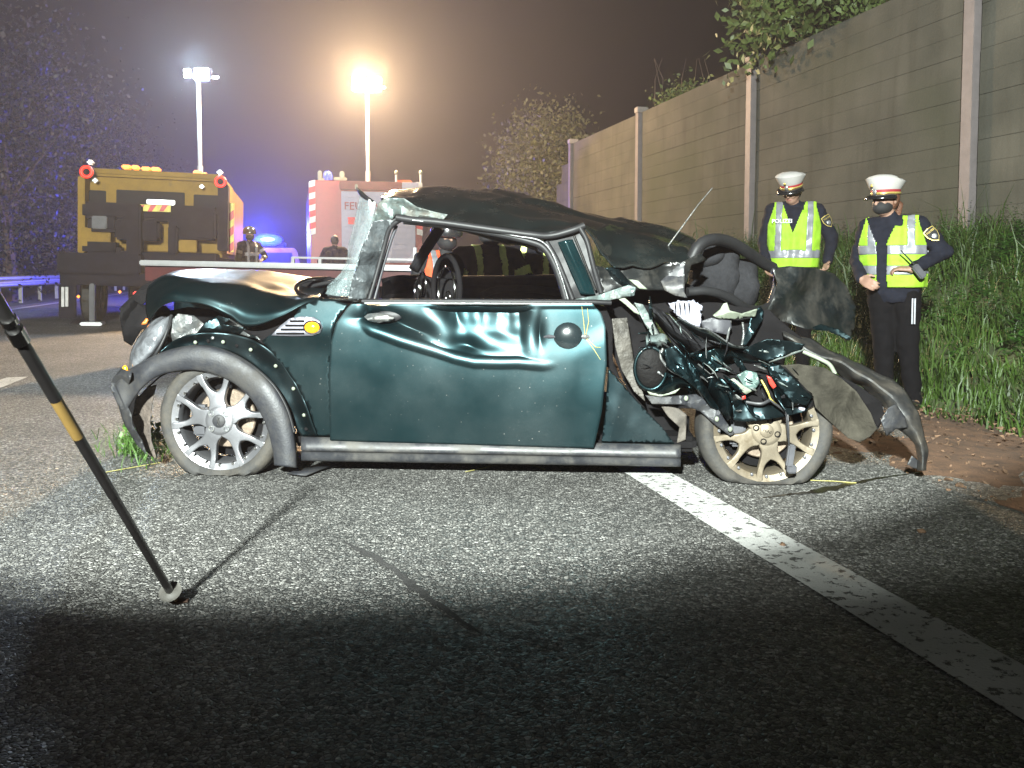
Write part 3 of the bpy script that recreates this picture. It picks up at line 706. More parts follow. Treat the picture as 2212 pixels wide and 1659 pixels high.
# ---------- front wing, bonnet, arch
wing = [(1190, 452), (1260, 402), (1350, 342), (1430, 272), (1480, 202), (1580, 150), (1700, 138), (1842, 182), (1760, 270), (1718, 400), (1702, 600), (1706, 900), (1718, 1166), (1602, 1166), (1530, 950), (1450, 785), (1340, 622), (1240, 515)]
shC("front_wing", rB, wing, lambda u, v: .012 + .05 * max(0, (700 - v) / 60.) ** 2 * (v < 700) * .4 + .018 * max(0, (v - 780) / 160.) ** 2 - .012 * math.exp(-((v - 715) / 30.) ** 2), M_TEAL, 9, 3, .006, 60)
bon = [[(322, 694, .16), (352, 660, .04), (402, 652, .01), (454, 662, .0), (497, 683, .0), (530, 704, .0), (600, 687, .0), (652, 660, .02), (690, 648, .06)],
       [(316, 668, .18), (352, 640, .05), (404, 632, .03), (456, 640, .02), (502, 656, .015), (540, 672, .015), (606, 666, .02), (655, 650, .04), (692, 643, .08)],
       [(318, 634, .22), (354, 610, .14), (412, 606, .12), (462, 612, .12), (512, 622, .12), (556, 634, .12), (614, 642, .12), (660, 640, .12), (694, 639, .14)],
       [(326, 616, .30), (360, 594, .26), (418, 596, .26), (468, 601, .26), (518, 608, .26), (566, 619, .26), (620, 631, .26), (664, 637, .26), (696, 634, .26)],
       [(350, 604, .70), (392, 587, .75), (448, 582, .75), (502, 583, .75), (552, 585, .75), (600, 590, .75), (648, 598, .75), (688, 606, .75), (712, 610, .75)],
       [(376, 622, 1.3), (430, 600, 1.4), (480, 596, 1.4), (528, 596, 1.4), (574, 598, 1.4), (618, 600, 1.4), (664, 603, 1.4), (698, 606, 1.4), (718, 608, 1.4)]]
patch("bonnet", [[C3(*p) for p in r] for r in bon], M_TEAL, car, 70, 40, .006, lambda v: ez * (.006 * fnoise(v, 9.)) + ey * (.006 * fnoise(v, 7., 3)), 60)
patch("far_wing", [[C3(u, v + dv, 1.42 + dv * .0003) for (u, v, d) in bon[5]] for dv in (0, 60, 150)], M_TEALD, car, 24, 8, .006)
# nose panel under the bonnet lip
crumC("nose_panel", rA, [(560, 1130), (640, 1040), (700, 1075), (850, 1080), (900, 1130), (700, 1230), (640, 1330), (590, 1300)], M_DARK, .32, .06, 6, seed=11)
crumC("grille_fragment", rA, [(560, 1100), (700, 960), (830, 890), (800, 980), (700, 1080), (600, 1160)], M_DARK, .55, .05, 5, seed=15)
crumC("inner_wing", rB, [(330, 300), (480, 230), (640, 200), (820, 220), (980, 300), (1110, 400), (1150, 470), (960, 430), (760, 420), (560, 470), (420, 560)], M_DARK, .20, .06, 6, seed=5)
crumC("crushed_inner_panel", rB, [(480, 330), (560, 250), (680, 265), (760, 330), (900, 275), (980, 300), (1120, 380), (1180, 450), (1000, 395), (800, 380), (640, 410), (520, 470), (450, 520)], M_STEEL, .10, .05, 10, seed=21, step=5, wl=34, smooth=20)
crumC("torn_wing_edge", rB, [(700, 395), (760, 320), (860, 265), (960, 290), (900, 330), (1060, 355), (1160, 440), (1010, 400), (840, 385)], M_TEALD, .05, .03, 6, seed=8, step=5, wl=30)
shC("wing_gap", rB, [(1040, 370), (1110, 360), (1300, 280), (1490, 185), (1480, 230), (1360, 360), (1200, 480)], .09, M_DARK, 14)
arch_o = [(420, 540), (500, 470), (620, 415), (800, 392), (1000, 408), (1180, 478), (1330, 598), (1440, 760), (1520, 930), (1604, 1166)]
arch_i = [(450, 560), (560, 520), (700, 496), (850, 508), (1000, 555), (1150, 655), (1280, 790), (1370, 940), (1440, 1100), (1488, 1166)]
patch("arch_flange", [[cB(x, y, .02 + .02 * math.sin(i * 2.1)) for i, (x, y) in enumerate(arch_o)], [cB((a[0] + b_[0]) / 2, (a[1] + b_[1]) / 2, .045) for a, b_ in zip(arch_o, arch_i)], [cB(x, y, .05) for x, y in arch_i]], M_TEALD, car, 60, 10, .006, lambda v: ey * .008 * fnoise(v, 16.))
for (x, y) in [(690, 465), (820, 432), (898, 462), (1105, 520), (1292, 642), (1425, 812), (1505, 1010)]:
    mb = MB().ell((0, 0, 0), (.009, .007, .009), n=8); mb.v = [Mx @ v + cB(x, y, .028) for v in mb.v]; mb.build("trim_clip", M_CREAM if y > 440 else M_STEEL, car)
for (x, y) in [(785, 455), (1000, 490), (1470, 912), (1520, 1115)]:
    mb = MB().ell((0, 0, 0), (.008, .003, .008), n=8); mb.v = [Mx @ v + cB(x, y, .034) for v in mb.v]; mb.build("clip_hole", M_DARK, car)
to = [(88, 790), (180, 690), (290, 620), (420, 555), (560, 512), (700, 492), (850, 510), (1000, 570), (1150, 670), (1280, 800), (1370, 960), (1420, 1130), (1442, 1280), (1448, 1405)]
ti = [(175, 985), (215, 905), (290, 805), (390, 725), (500, 685), (650, 668), (800, 688), (950, 748), (1080, 850), (1180, 990), (1240, 1130), (1265, 1230), (1280, 1310), (1285, 1385)]
rows = []
for f_, d_ in ((-.03, .03), (0, -.005), (.08, -.03), (.5, -.045), (.93, -.035), (1, -.015), (1.0, .05)):
    rows.append([cB(a[0] + (b_[0] - a[0]) * f_, a[1] + (b_[1] - a[1]) * f_, d_ + (.03 if i < 2 else 0)) for i, (a, b_) in enumerate(zip(to, ti))])
patch("arch_trim", rows, M_PLAS, car, 90, 24, .006, None, 60)
MB().tube([Vector(q) for q in cr([tuple(cB(x + 10, y + 8, -.012)) for x, y in to[4:12]], 40)], .008, 8).build("arch_trim_lip", M_RUB, car, 60)
# liner, bumper, headlamp
rows = [[cB(*p) for p in q] for q in ([(340, 800, .05), (470, 700, .05), (650, 680, .05), (850, 700, .05), (1050, 830, .05), (1180, 1000, .05), (1240, 1250, .05)], [(330, 800, .3), (470, 690, .3), (650, 660, .3), (850, 690, .3), (1050, 820, .3), (1180, 1000, .3), (1240, 1250, .3)])]
patch("arch_liner", rows, M_DARK, car, 30, 6, .004)
crumC("torn_liner", rB, [(330, 800), (400, 780), (370, 900), (350, 1050), (360, 1200), (400, 1330), (340, 1310), (280, 1200), (215, 1040), (240, 900)], mat("dirty_brown_liner", (.07, .055, .045), .8, var=.5, nscale=20, bmp=.6), .08, .03, 5, seed=31)
crumC("bumper_corner", rB, [(70, 735), (140, 660), (215, 690), (190, 800), (170, 920), (210, 1000), (220, 1090), (290, 1200), (330, 1310), (250, 1230), (160, 1080), (120, 960), (55, 810)], M_PLAS, .03, .05, 6, seed=33, step=6, wl=40)
crumC("bumper_skin", rB, [(60, 760), (130, 930), (150, 1060), (240, 1190), (330, 1310), (330, 1100), (300, 900), (200, 800)], M_DARK, .35, .04, 4, seed=34)
hl = [[cB(*p) for p in q] for q in ([(190, 650, .10), (205, 560, .08), (240, 470, .08), (300, 380, .10), (380, 300, .13), (440, 268, .16)],
      [(215, 665, .05), (250, 580, .02), (300, 490, .01), (350, 410, .02), (420, 330, .05), (470, 275, .10)],
      [(250, 665, .05), (300, 600, .02), (360, 530, .01), (420, 440, .02), (470, 350, .05), (500, 265, .10)],
      [(285, 660, .10), (340, 620, .08), (410, 545, .07), (455, 460, .08), (490, 370, .10), (515, 258, .14)])]
head = patch("headlight", hl, M_LENS, car, 40, 24, .004, lambda v: ey * .012 * fnoise(v, 22.), 40)
tubeC("headlight_bezel", cB, [(330, 640, .05), (400, 540, .03), (450, 450, .04), (485, 360, .06), (512, 262, .10)], .008, M_RUB, parent=head)
mb = MB().ell((0, 0, 0), (.014, .01, .02), n=8); mb.v = [Mx @ v + cB(163, 668, .04) for v in mb.v]; mb.build("corner_indicator", M_AMBER, car)
crumC("orange_indicator_shard", rB, [(285, 330), (320, 285), (345, 290), (320, 330)], mat("orange_plastic_shard", (.5, .13, .02), .4), .18, .02, 2, seed=2, step=6)
# side grille with amber repeater
pl = [(1262, 412), (1330, 340), (1400, 285), (1480, 270), (1575, 275), (1625, 305), (1645, 352), (1625, 395), (1570, 414), (1420, 418)]
sg = shC("side_grille", rB, pl, lambda u, v: .0 - .006, mat("satin_silver_trim", (.20, .20, .23), .4, .6, .15), 8, 1, .012)
for k, yy in enumerate((305, 338, 368, 398)):
    MB().tube([cB(1400 - k * 34, yy, -.016), cB(1505, yy, -.016)], .0045, 6).build("slot", M_DARK, sg)
c = cB(1568, 353, -.010); mb = MB().ell((0, 0, 0), (.044, .012, .034), n=16); mb.v = [Mx @ v + c for v in mb.v]; mb.build("repeater_bezel", M_CHROME, sg, 60)
mb = MB().ell((0, 0, 0), (.036, .020, .027), n=16); mb.v = [Mx @ v + c + ey * -.003 for v in mb.v]; mb.build("repeater_lens", M_AMBER, sg, 60)

# ---------- roof, pillars, glass
r0 = [(826, 437, .10), (862, 466, .08), (893, 476, .07), (955, 481, .06), (1050, 494, .05), (1145, 506, .05), (1208, 501, .05), (1258, 492, .06), (1302, 545, .08), (1332, 577, .10), (1412, 570, .16), (1474, 566, .24), (1516, 556, .34)]
r1 = [(824, 432, .22), (852, 444, .20), (893, 455, .20), (958, 462, .19), (1054, 472, .18), (1142, 482, .18), (1208, 484, .18), (1262, 488, .18), (1306, 510, .2), (1340, 530, .22), (1416, 535, .26), (1478, 545, .32), (1518, 548, .40)]
r2 = [(824, 429, .42), (848, 423, .40), (893, 428, .40), (964, 428, .40), (1060, 436, .40), (1138, 450, .40), (1208, 462, .40), (1266, 474, .40), (1312, 487, .4), (1350, 496, .42), (1424, 510, .44), (1486, 528, .46), (1520, 540, .5)]
r3 = [(826, 427, .7), (848, 416, .75), (893, 410, .75), (986, 407, .75), (1081, 413, .75), (1132, 424, .75), (1208, 443, .75), (1272, 459, .75), (1320, 471, .75), (1366, 477, .75), (1438, 490, .75), (1494, 513, .75), (1522, 534, .75)]
r4 = [(850, 452, 1.3), (868, 440, 1.38), (908, 432, 1.38), (988, 430, 1.38), (1072, 434, 1.38), (1124, 442, 1.38), (1196, 458, 1.38), (1250, 470, 1.38), (1292, 480, 1.38), (1338, 488, 1.38), (1400, 500, 1.38), (1452, 520, 1.35), (1488, 545, 1.3)]
def roofdisp(v):
    return ez * (.006 * fnoise(v, 2.6) + .0025 * fnoise(v, 9, 4)) + ez * -.016 * max(0, 1 - abs(fnoise(v, 1.9, 9)) * 9) + ez * .010 * max(0, 1 - abs(fnoise(v, 3.1, 17)) * 10)
roof = patch("roof", [[C3(*p) for p in r] for r in (r0, r1, r2, r3, r4)], M_ROOF, car, 110, 44, .008, roofdisp, 60)
crumC("scraped_roof_corner", rC, [(470, 175), (520, 140), (640, 145), (730, 205), (840, 235), (940, 255), (900, 302), (720, 288), (640, 255), (590, 262), (520, 315), (450, 350), (415, 330)], M_SCRAPE, .045, .045, 9, seed=41, step=5, wl=34, smooth=24)
crumC("a_pillar", rC, [(425, 300), (520, 290), (600, 262), (560, 330), (515, 420), (490, 520), (450, 640), (385, 832), (262, 832), (300, 660), (340, 520), (385, 400)], mat("scraped_pillar_paint", (.06, .068, .072), .42, .4, .6, 12, .5, dirt=((.11, .105, .10), 10, .52, .7)), .06, .04, 8, gx=.0004, seed=43, step=5, wl=36)
tubeC("pillar_seal", cC, [(620, 285, .06), (545, 350, .07), (505, 480, .08), (455, 660, .08), (405, 832, .07)], [.013, .012, .012, .012, .012], M_RUB)
tubeC("pillar_seal", cC, [(590, 330, .10), (540, 470, .11), (490, 640, .11), (440, 832, .10)], .008, M_GREYP)
tubeC("roof_rail_seal", cC, [(590, 275, .05), (700, 292, .045), (900, 310, .04), (1200, 352, .04), (1500, 392, .04), (1640, 400, .05), (1790, 362, .05), (1870, 330, .06)], .016, M_RUB)
tubeC("window_frame", cC, [(640, 296, .06), (760, 308, .06), (1000, 336, .06), (1300, 392, .06), (1500, 440, .06), (1590, 478, .06), (1650, 560, .06), (1700, 680, .06), (1745, 832, .06)], .017, M_RUB)
tubeC("window_frame_trim", cC, [(700, 294, .03), (900, 316, .035), (1150, 352, .035), (1400, 400, .035), (1560, 430, .035), (1640, 500, .04), (1700, 640, .04), (1760, 832, .04)], .0045, M_STEEL)
crumC("b_pillar", rC, [(1590, 425), (1700, 395), (1850, 345), (1895, 410), (1940, 560), (1995, 800), (1995, 832), (1758, 832), (1712, 680), (1660, 540)], M_RUB, .07, .012, 4, seed=51, step=7)
tubeC("b_pillar_seal", cC, [(1610, 440, .05), (1680, 560, .05), (1740, 700, .05), (1790, 832, .05)], .012, M_RUB)
patch("quarter_glass", [[cC(*p) for p in q] for q in ([(1690, 445, .05), (1740, 560, .05), (1790, 680, .05), (1845, 800, .05)], [(1740, 430, .035), (1790, 550, .03), (1845, 670, .03), (1895, 800, .035)], [(1790, 425, .05), (1850, 560, .05), (1900, 680, .05), (1945, 800, .05)])], mat("dark_glass_teal_reflection", (.008, .030, .034), .12, .6, coat=1.), car, 24, 12, .004, None, 60)  # teal of the highlight on the dark glass is put into its colour
tubeC("quarter_glass_trim", cC, [(1800, 400, .03), (1850, 520, .03), (1900, 650, .03), (1950, 770, .03)], .006, M_CHROME)
tubeC("quarter_glass_trim", cC, [(1840, 345, .05), (1890, 440, .05), (1930, 600, .05), (1985, 790, .06)], .012, M_RUB)
# windscreen: laminated glass torn loose and hanging over the pillar
ws = [[cC(*p) for p in q] for q in ([(345, 122, .22), (312, 280, .20), (268, 450, .16), (238, 610, .10), (105, 795, .06)], [(378, 140, .16), (345, 290, .13), (302, 460, .09), (262, 620, .05), (150, 805, .03)], [(415, 160, .11), (385, 305, .08), (338, 475, .05), (285, 640, .03), (205, 812, .02)], [(450, 178, .10), (418, 320, .06), (362, 490, .035), (305, 655, .02), (262, 818, .03)])]
patch("shattered_windscreen", ws, M_SHAT, car, 40, 26, .005, lambda v: ey * (.014 * fnoise(v, 14.) + .006 * fnoise(v, 40.)), 30)
crumC("windscreen_flap", rC, [(400, 150), (450, 172), (432, 300), (412, 330), (405, 230)], mat("white_glass_film", (.32, .31, .29), .5), .10, .01, 2, seed=4)
tubeC("torn_windscreen_strip", cC, [(320, 75, .3), (350, 110, .2), (385, 140, .13), (430, 165, .1)], [.004, .012, .010, .006], M_RUB)
patch("windscreen_remnant", [[cW(*p) for p in q] for q in ([(0, 40, .30), (-40, 300, .32), (-120, 700, .34)], [(200, 70, .6), (120, 360, .62), (10, 700, .66)], [(400, 150, 1.1), (240, 420, 1.15), (20, 700, 1.2)])], M_HAZYG, car, 20, 20, .004)
tubeC("cowl_reflection", cA, [(1880, 910, .5), (1760, 915, .4), (1680, 945, .3), (1665, 985, .22), (1720, 1020, .16), (1850, 1045, .1), (2060, 1050, .04)], .010, M_CHROME)  # chrome tube modelled for the reflection along the windscreen's lower edge
tubeC("wiper_arm", cA, [(1690, 1000, .5), (1760, 960, .45), (1900, 930, .4)], .010, M_RUB)
tubeC("cowl_reflection", cA, [(1700, 990, .40), (1740, 950, .5), (1830, 940, .6)], .008, M_CHROME)  # inner arc of the same modelled reflection
crumC("scuttle_panel", rA, [(1660, 970), (1720, 930), (1860, 900), (2000, 920), (2080, 1040), (1850, 1040), (1720, 1020)], M_DARK, .45, .03, 4, seed=61)
crumC("broken_lamp_glass", rA, [(1860, 960), (1950, 870), (1990, 880), (1980, 960), (1930, 1020), (1860, 1020)], M_SHAT, .10, .03, 5, seed=62, step=5, wl=25)
# ---------- cabin
tubeC("far_a_pillar", cW, [(520, 190, 1.3), (350, 450, 1.3), (190, 720, 1.3)], .055, M_SEAT, 8, flat=.6)
patch("far_door_panel", [[cW(*p) for p in q] for q in ([(700, 806, 1.42), (1300, 806, 1.42), (2080, 790, 1.42)], [(700, 860, 1.36), (1300, 862, 1.36), (2080, 850, 1.36)], [(700, 950, 1.40), (1300, 940, 1.40), (2080, 940, 1.40)], [(700, 1150, 1.38), (1300, 1150, 1.38), (2080, 1150, 1.38)])], mat("pale_grey_door_card", (.12, .12, .13), .6), car, 30, 20, .02)
tubeC("armrest", cW, [(1040, 1040, 1.33), (1200, 975, 1.30), (1450, 950, 1.30), (1750, 965, 1.30), (2030, 1010, 1.32)], .022, _mc["pale_grey_door_card"])
crumC("dashboard", rW, [(-200, 830), (0, 800), (300, 780), (430, 830), (720, 830), (760, 1000), (740, 1120), (-200, 1120)], M_DARK, .75, .06, 4, seed=71, step=12, th=.02)
Rx = Matrix.Rotation(math.pi / 2, 3, 'Y')
def ringC(name, x, y, d, r, tr, m, tilt=.25, parent=car):
    mb = MB(); n = 40; c_ = cW(x, y, d)
    for_pts = [c_ + Mx @ (Matrix.Rotation(tilt, 3, 'Z') @ Vector((0, r * math.cos(a), r * math.sin(a)))) for a in np.linspace(0, 2 * math.pi, n)]
    return mb.tube(for_pts, tr, 8, cap=False).build(name, m, parent, 60)
mb = MB().lathe([(.001, -.05), (.10, -.05), (.115, -.03), (.118, .03), (.105, .05), (.001, .045)], 32)
mb.v = [cW(640, 700, .80) + Mx @ (Matrix.Rotation(.9, 3, 'Z') @ (Rx @ v)) * .72 for v in mb.v]; gp_ = mb.build("gauge_pod", M_DARK, car, 40)
ringC("steering_wheel", 600, 960, .5, .17, .014, M_DARK, .55)
ringC("steering_wheel_trim", 600, 980, .5, .12, .006, M_CHROME, .5)
ringC("gauge_ring", 240, 960, .55, .055, .006, M_CHROME, .45); ringC("gauge_ring", 300, 900, .60, .065, .006, M_CHROME, .45); ringC("gauge_ring", 620, 1060, .5, .03, .005, M_CHROME, .5)
crumC("headliner", rW, [(1040, 268), (1300, 290), (1560, 345), (1690, 400), (1720, 440), (1715, 480), (1560, 420), (1420, 400), (1300, 370), (1150, 310)], M_HEADL, .45, .012, 3, seed=81, step=6)
tubeC("headliner_edge", cW, [(170, 110, .3), (420, 150, .35), (860, 238, .4), (1200, 340, .42), (1380, 395, .42), (1430, 385, .42), (1700, 440, .4), (1730, 490, .4), (1790, 520, .4)], .006, M_HEADL)
# seats
for xx, yy in ((1.42, .42), (1.42, 1.12)):
    mb = MB().box((0, 0, 0), (.16, .46, .56), Matrix.Rotation(.35, 3, 'Y'), .06); mb.v = [Mx @ (v + Vector((xx, yy, .48))) + B0 for v in mb.v]; st = mb.build("seat_back", M_SEAT, car, 60)
    mb = MB().box((0, 0, 0), (.5, .48, .16), None, .05); mb.v = [Mx @ (v + Vector((xx - .3, yy, .28))) + B0 for v in mb.v]; mb.build("seat_cushion", M_SEAT, st, 60)
# ---------- torn rear quarter
crumC("lower_rear_quarter", rG, [(1640, 866), (1662, 700), (1676, 470), (1720, 520), (1790, 600), (1880, 700), (1960, 780), (2036, 880), (1900, 868)], M_TEALD, .04, .004, 2, seed=91, smooth=60)
crumC("door_jamb", rG, [(1600, 125), (1660, 140), (1700, 230), (1700, 420), (1740, 530), (1840, 660), (1880, 690), (1760, 560), (1668, 460), (1662, 250)], M_DARK, .10, .02, 3, seed=92)
crumC("jamb_strip", rD, [(205, 630), (290, 625), (305, 720), (325, 850), (370, 1010), (392, 1095), (330, 1040), (260, 920), (222, 780)], mat("dirty_bare_panel", (.060, .054, .046), .6, .3, .5, 12, .6), .03, .02, 4, seed=93, step=5)
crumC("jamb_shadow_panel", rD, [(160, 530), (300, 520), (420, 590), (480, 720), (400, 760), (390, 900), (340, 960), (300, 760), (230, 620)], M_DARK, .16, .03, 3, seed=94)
crumC("upper_quarter_fold", rD, [(170, 345), (230, 335), (300, 420), (320, 460), (260, 470), (180, 470)], M_TEALD, .10, .04, 4, seed=95, step=5, wl=30)
crumC("belt_fragment", rD, [(0, 520), (120, 500), (300, 440), (340, 455), (330, 500), (220, 520), (100, 545), (0, 545)], M_SCRAPE, .07, .03, 6, seed=96, step=5, wl=28)
crumC("primer_edge", rD, [(230, 510), (280, 515), (340, 570), (365, 610), (330, 595), (280, 550)], M_CREAM, .05, .01, 2, seed=97, step=5)
crumC("primer_edge", rD, [(300, 410), (350, 415), (405, 465), (360, 462)], M_CREAM, .12, .01, 2, seed=98, step=5)
crumC("torn_beam", rD, [(330, 540), (380, 550), (430, 640), (470, 720), (520, 770), (500, 790), (440, 740), (390, 660)], M_SCRAPE, .08, .02, 5, seed=99, step=5, wl=24)
crumC("folded_quarter_panel", rD, [(415, 560), (480, 590), (560, 640), (680, 720), (800, 780), (830, 800), (760, 820), (640, 835), (560, 790), (480, 680)], mat("matt_black_inner_skin", (.018, .018, .020), .6, .2, .4, 14, .5, spec=.2, dirt=((.05, .046, .042), 9, .55, .75)), .10, .03, 5, seed=101, step=6)
tubeC("panel_lip", cD, [(600, 640, .10), (700, 700, .09), (790, 740, .12), (860, 770, .12), (930, 800, .14), (1000, 790, .2), (1060, 760, .2)], .006, M_STEEL)
tubeC("panel_lip", cD, [(570, 640, .08), (660, 720, .07), (740, 770, .08), (860, 800, .1), (940, 840, .1)], .005, M_TEALD)
crumC("quarter_panel", rD, [(400, 740), (500, 740), (560, 790), (650, 840), (780, 810), (900, 800), (1000, 840), (1060, 870), (1040, 910), (900, 890), (830, 930), (780, 950), (830, 1060), (885, 1120), (880, 1200), (800, 1110), (720, 1030), (600, 1020), (500, 1050), (390, 1030), (350, 1000), (345, 900), (390, 800)], M_TEALD, .09, .045, 10, seed=103, step=6, wl=60, smooth=24)
crumC("crushed_arch", rD, [(500, 800), (560, 780), (640, 870), (700, 960), (780, 1080), (840, 1180), (760, 1120), (700, 1040), (600, 960), (510, 900)], M_TEALD, -.02, .05, 9, seed=105, step=5, wl=32)
crumC("bright_fold", rD, [(650, 840), (780, 800), (820, 850), (840, 890), (790, 930), (740, 890)], M_TEAL, -.0, .05, 6, seed=106, step=5, wl=30)
tubeC("torn_edge", cD, [(490, 800, -.02), (480, 850, -.03), (520, 900, -.02), (600, 950, -.03), (660, 985, -.03), (715, 1050, -.02)], .006, M_STEEL)
crumC("arch_remnant", rD, [(392, 1060), (480, 1070), (620, 1060), (720, 1050), (780, 1105), (840, 1200), (895, 1275), (870, 1290), (790, 1230), (700, 1150), (600, 1112), (430, 1110)], M_PLAS, -.005, .03, 6, seed=107, step=6, wl=40)
crumC("primer_edge", rD, [(400, 1035), (440, 1050), (520, 1050), (590, 1020), (560, 1050), (480, 1068), (420, 1058)], M_CREAM, .0, .01, 2, seed=108, step=5)
for (x, y) in [(622, 1078), (795, 1195), (870, 1252)]:
    mb = MB().ell((0, 0, 0), (.010, .006, .012), n=8); mb.v = [Mx @ v + cD(x, y, -.03) for v in mb.v]; mb.build("trim_clip", M_CREAM, car)
crumC("sill_end", rD, [(480, 1120), (560, 1120), (625, 1170), (620, 1310), (570, 1330), (585, 1240), (520, 1180)], mat("muddy_sill_end", (.07, .06, .05), .8, var=.4, nscale=12, bmp=.5), .05, .02, 4, seed=109, step=6)
c = cD(422, 905, -.005); mb = MB().ell((0, 0, 0), (.072, .022, .094), Matrix.Rotation(-.12, 3, 'Y'), n=18); mb.v = [Mx @ v + c for v in mb.v]; mb.build("filler_opening", mat("black_ribbed_duct", (.005, .0045, .0045), .6, bmp=.4, bscale=40, spec=.1), car, 60)
pts = [cD(422 + 88 * math.cos(a), 910 + 118 * math.sin(a), -.012) for a in np.linspace(.2, 5.6, 30)]; MB().tube(pts, .009, 8).build("filler_rim", M_TEAL, car, 60)
# the dense tangle of torn skin between door and rear wheel
rt = random.Random(77); tang = [(430, 570), (560, 640), (800, 760), (1060, 790), (1250, 900), (1330, 1080), (1100, 1150), (900, 1160), (760, 1060), (560, 1010), (420, 960), (400, 760)]
tm = [M_TEAL] * 4 + [M_TEALD] * 5 + [_mc["matt_black_inner_skin"]] * 4 + [M_SCRAPE, M_STEEL]
for k, (x, y) in enumerate(rt.sample(inside_pts(tang, 58, .4, 12), 24)):
    an = .75 + rt.gauss(0, .55); L2 = rt.uniform(34, 105); W2 = rt.uniform(7, 26); ca, sa = math.cos(an), math.sin(an); ol = []
    for t_2 in np.linspace(-1, 1, 5): ol.append((t_2 * L2, -W2 * rt.uniform(.3, 1.2) * (1.1 - abs(t_2))))
    for t_2 in np.linspace(1, -1, 5): ol.append((t_2 * L2, W2 * rt.uniform(.3, 1.2) * (1.1 - abs(t_2)) + 2))
    crumC("torn_sheet", rD, [(x + a * ca - b_ * sa, y + a * sa + b_ * ca) for a, b_ in ol], rt.choice(tm), rt.uniform(.03, .13) - (.11 if x > 760 and y > 860 else 0), rt.uniform(.02, .05), 5, rt.uniform(-.002, .002), rt.uniform(-.002, .002), seed=200 + k, step=5.5, wl=26, smooth=16)
def fold(name, rows, ds, m, n=16, th=.004):
    G = [cr([tuple(cH(x, y, d_ + .012 * math.sin(i * 1.9 + d_ * 40))) for i, (x, y) in enumerate(r)], n) for r, d_ in zip(rows, ds)]; nv = len(rows)
    vs = [Vector(G[j][i]) for i in range(n) for j in range(nv)]
    o = mk(name, vs, [(i * nv + j, (i + 1) * nv + j, (i + 1) * nv + j + 1, i * nv + j + 1) for i in range(n - 1) for j in range(nv - 1)], m, car, 22); solid(o, th, 0); return o
fold("folded_panel", [[(570, 505), (760, 620), (940, 740), (1180, 895)], [(590, 560), (740, 700), (880, 810), (1080, 905)], [(600, 640), (720, 790), (800, 880), (930, 975)]], (.07, .03, .10), _mc["matt_black_inner_skin"])
fold("folded_lip", [[(820, 622), (900, 662), (1000, 715), (1120, 745), (1230, 825), (1330, 880), (1490, 900)], [(822, 634), (910, 695), (1020, 752), (1130, 790), (1240, 865), (1340, 905), (1470, 918)], [(830, 650), (930, 740), (1060, 810), (1150, 880), (1300, 930), (1380, 940), (1440, 940)]], (.05, .01, .06), M_TEAL, 24)
fold("smooth_torn_panel", [[(940, 985), (1080, 940), (1190, 920), (1300, 930), (1460, 960), (1660, 1020)], [(970, 1020), (1100, 1010), (1220, 990), (1330, 985), (1480, 1030), (1655, 1045)], [(1010, 1060), (1120, 1150), (1240, 1085), (1350, 1040), (1480, 1095), (1640, 1065)]], (.03, -.03, .02), M_TEAL, 20)
fold("bright_edged_strip", [[(655, 930), (720, 895), (800, 950), (900, 1085), (1020, 1215), (1085, 1380)], [(662, 970), (740, 980), (820, 1070), (920, 1170), (1010, 1250), (1080, 1385)], [(670, 1005), (740, 1110), (850, 1175), (950, 1235), (1035, 1300), (1072, 1392)]], (.00, -.04, .01), M_TEAL, 20)
fold("dark_folded_strip", [[(740, 850), (860, 940), (1000, 1060), (1140, 1180), (1235, 1330), (1340, 1590)], [(720, 835), (830, 950), (960, 1070), (1100, 1200), (1200, 1360), (1290, 1560)], [(690, 830), (790, 960), (910, 1090), (1050, 1220), (1150, 1380), (1230, 1500)]], (-.015, -.045, .0), M_TEALD, 20)
fold("lower_folded_panel", [[(430, 1215), (520, 1275), (620, 1290), (710, 1200), (860, 1185), (1010, 1285)], [(450, 1250), (530, 1300), (640, 1320), (730, 1255), (860, 1230), (1000, 1290)], [(480, 1290), (540, 1320), (660, 1345), (780, 1310), (870, 1275), (990, 1300)]], (.02, -.02, .0), M_TEAL, 20)
fold("creased_panel", [[(1150, 1150), (1220, 1210), (1310, 1290), (1345, 1400), (1330, 1560)], [(1130, 1200), (1200, 1290), (1260, 1370), (1290, 1460), (1310, 1570)], [(1100, 1300), (1150, 1380), (1200, 1450), (1250, 1530), (1290, 1590)]], (-.03, -.07, -.03), M_TEALD, 16)
fold("bay_side_panel", [[(1650, 1055), (1770, 1075), (1910, 1185), (2010, 1300), (2095, 1370)], [(1680, 1150), (1780, 1200), (1880, 1290), (1960, 1360), (2030, 1400)], [(1700, 1260), (1740, 1370), (1800, 1450), (1880, 1460), (2000, 1420)]], (-.05, -.08, -.04), M_TEALD, 16)
fold("scraped_facet", [[(520, 800), (620, 785), (690, 780), (740, 850)], [(525, 850), (610, 850), (680, 845), (715, 870)], [(530, 900), (600, 905), (640, 900), (700, 885)]], (.0, -.03, .01), M_SCRAPE, 12)
for pts in ([(655, 930, -.02), (660, 1010, -.02), (740, 1112, -.02), (860, 1180, -.02), (960, 1240, -.02), (1070, 1392, -.02)], [(820, 622, .03), (1000, 716, .03), (1120, 748, .03), (1330, 884, .03), (1430, 905, .03)], [(1010, 1060, -.02), (1120, 1150, -.02), (1170, 1130, -.02)]):
    tubeC("torn_edge", cH, pts, .004, M_STEEL, 6)
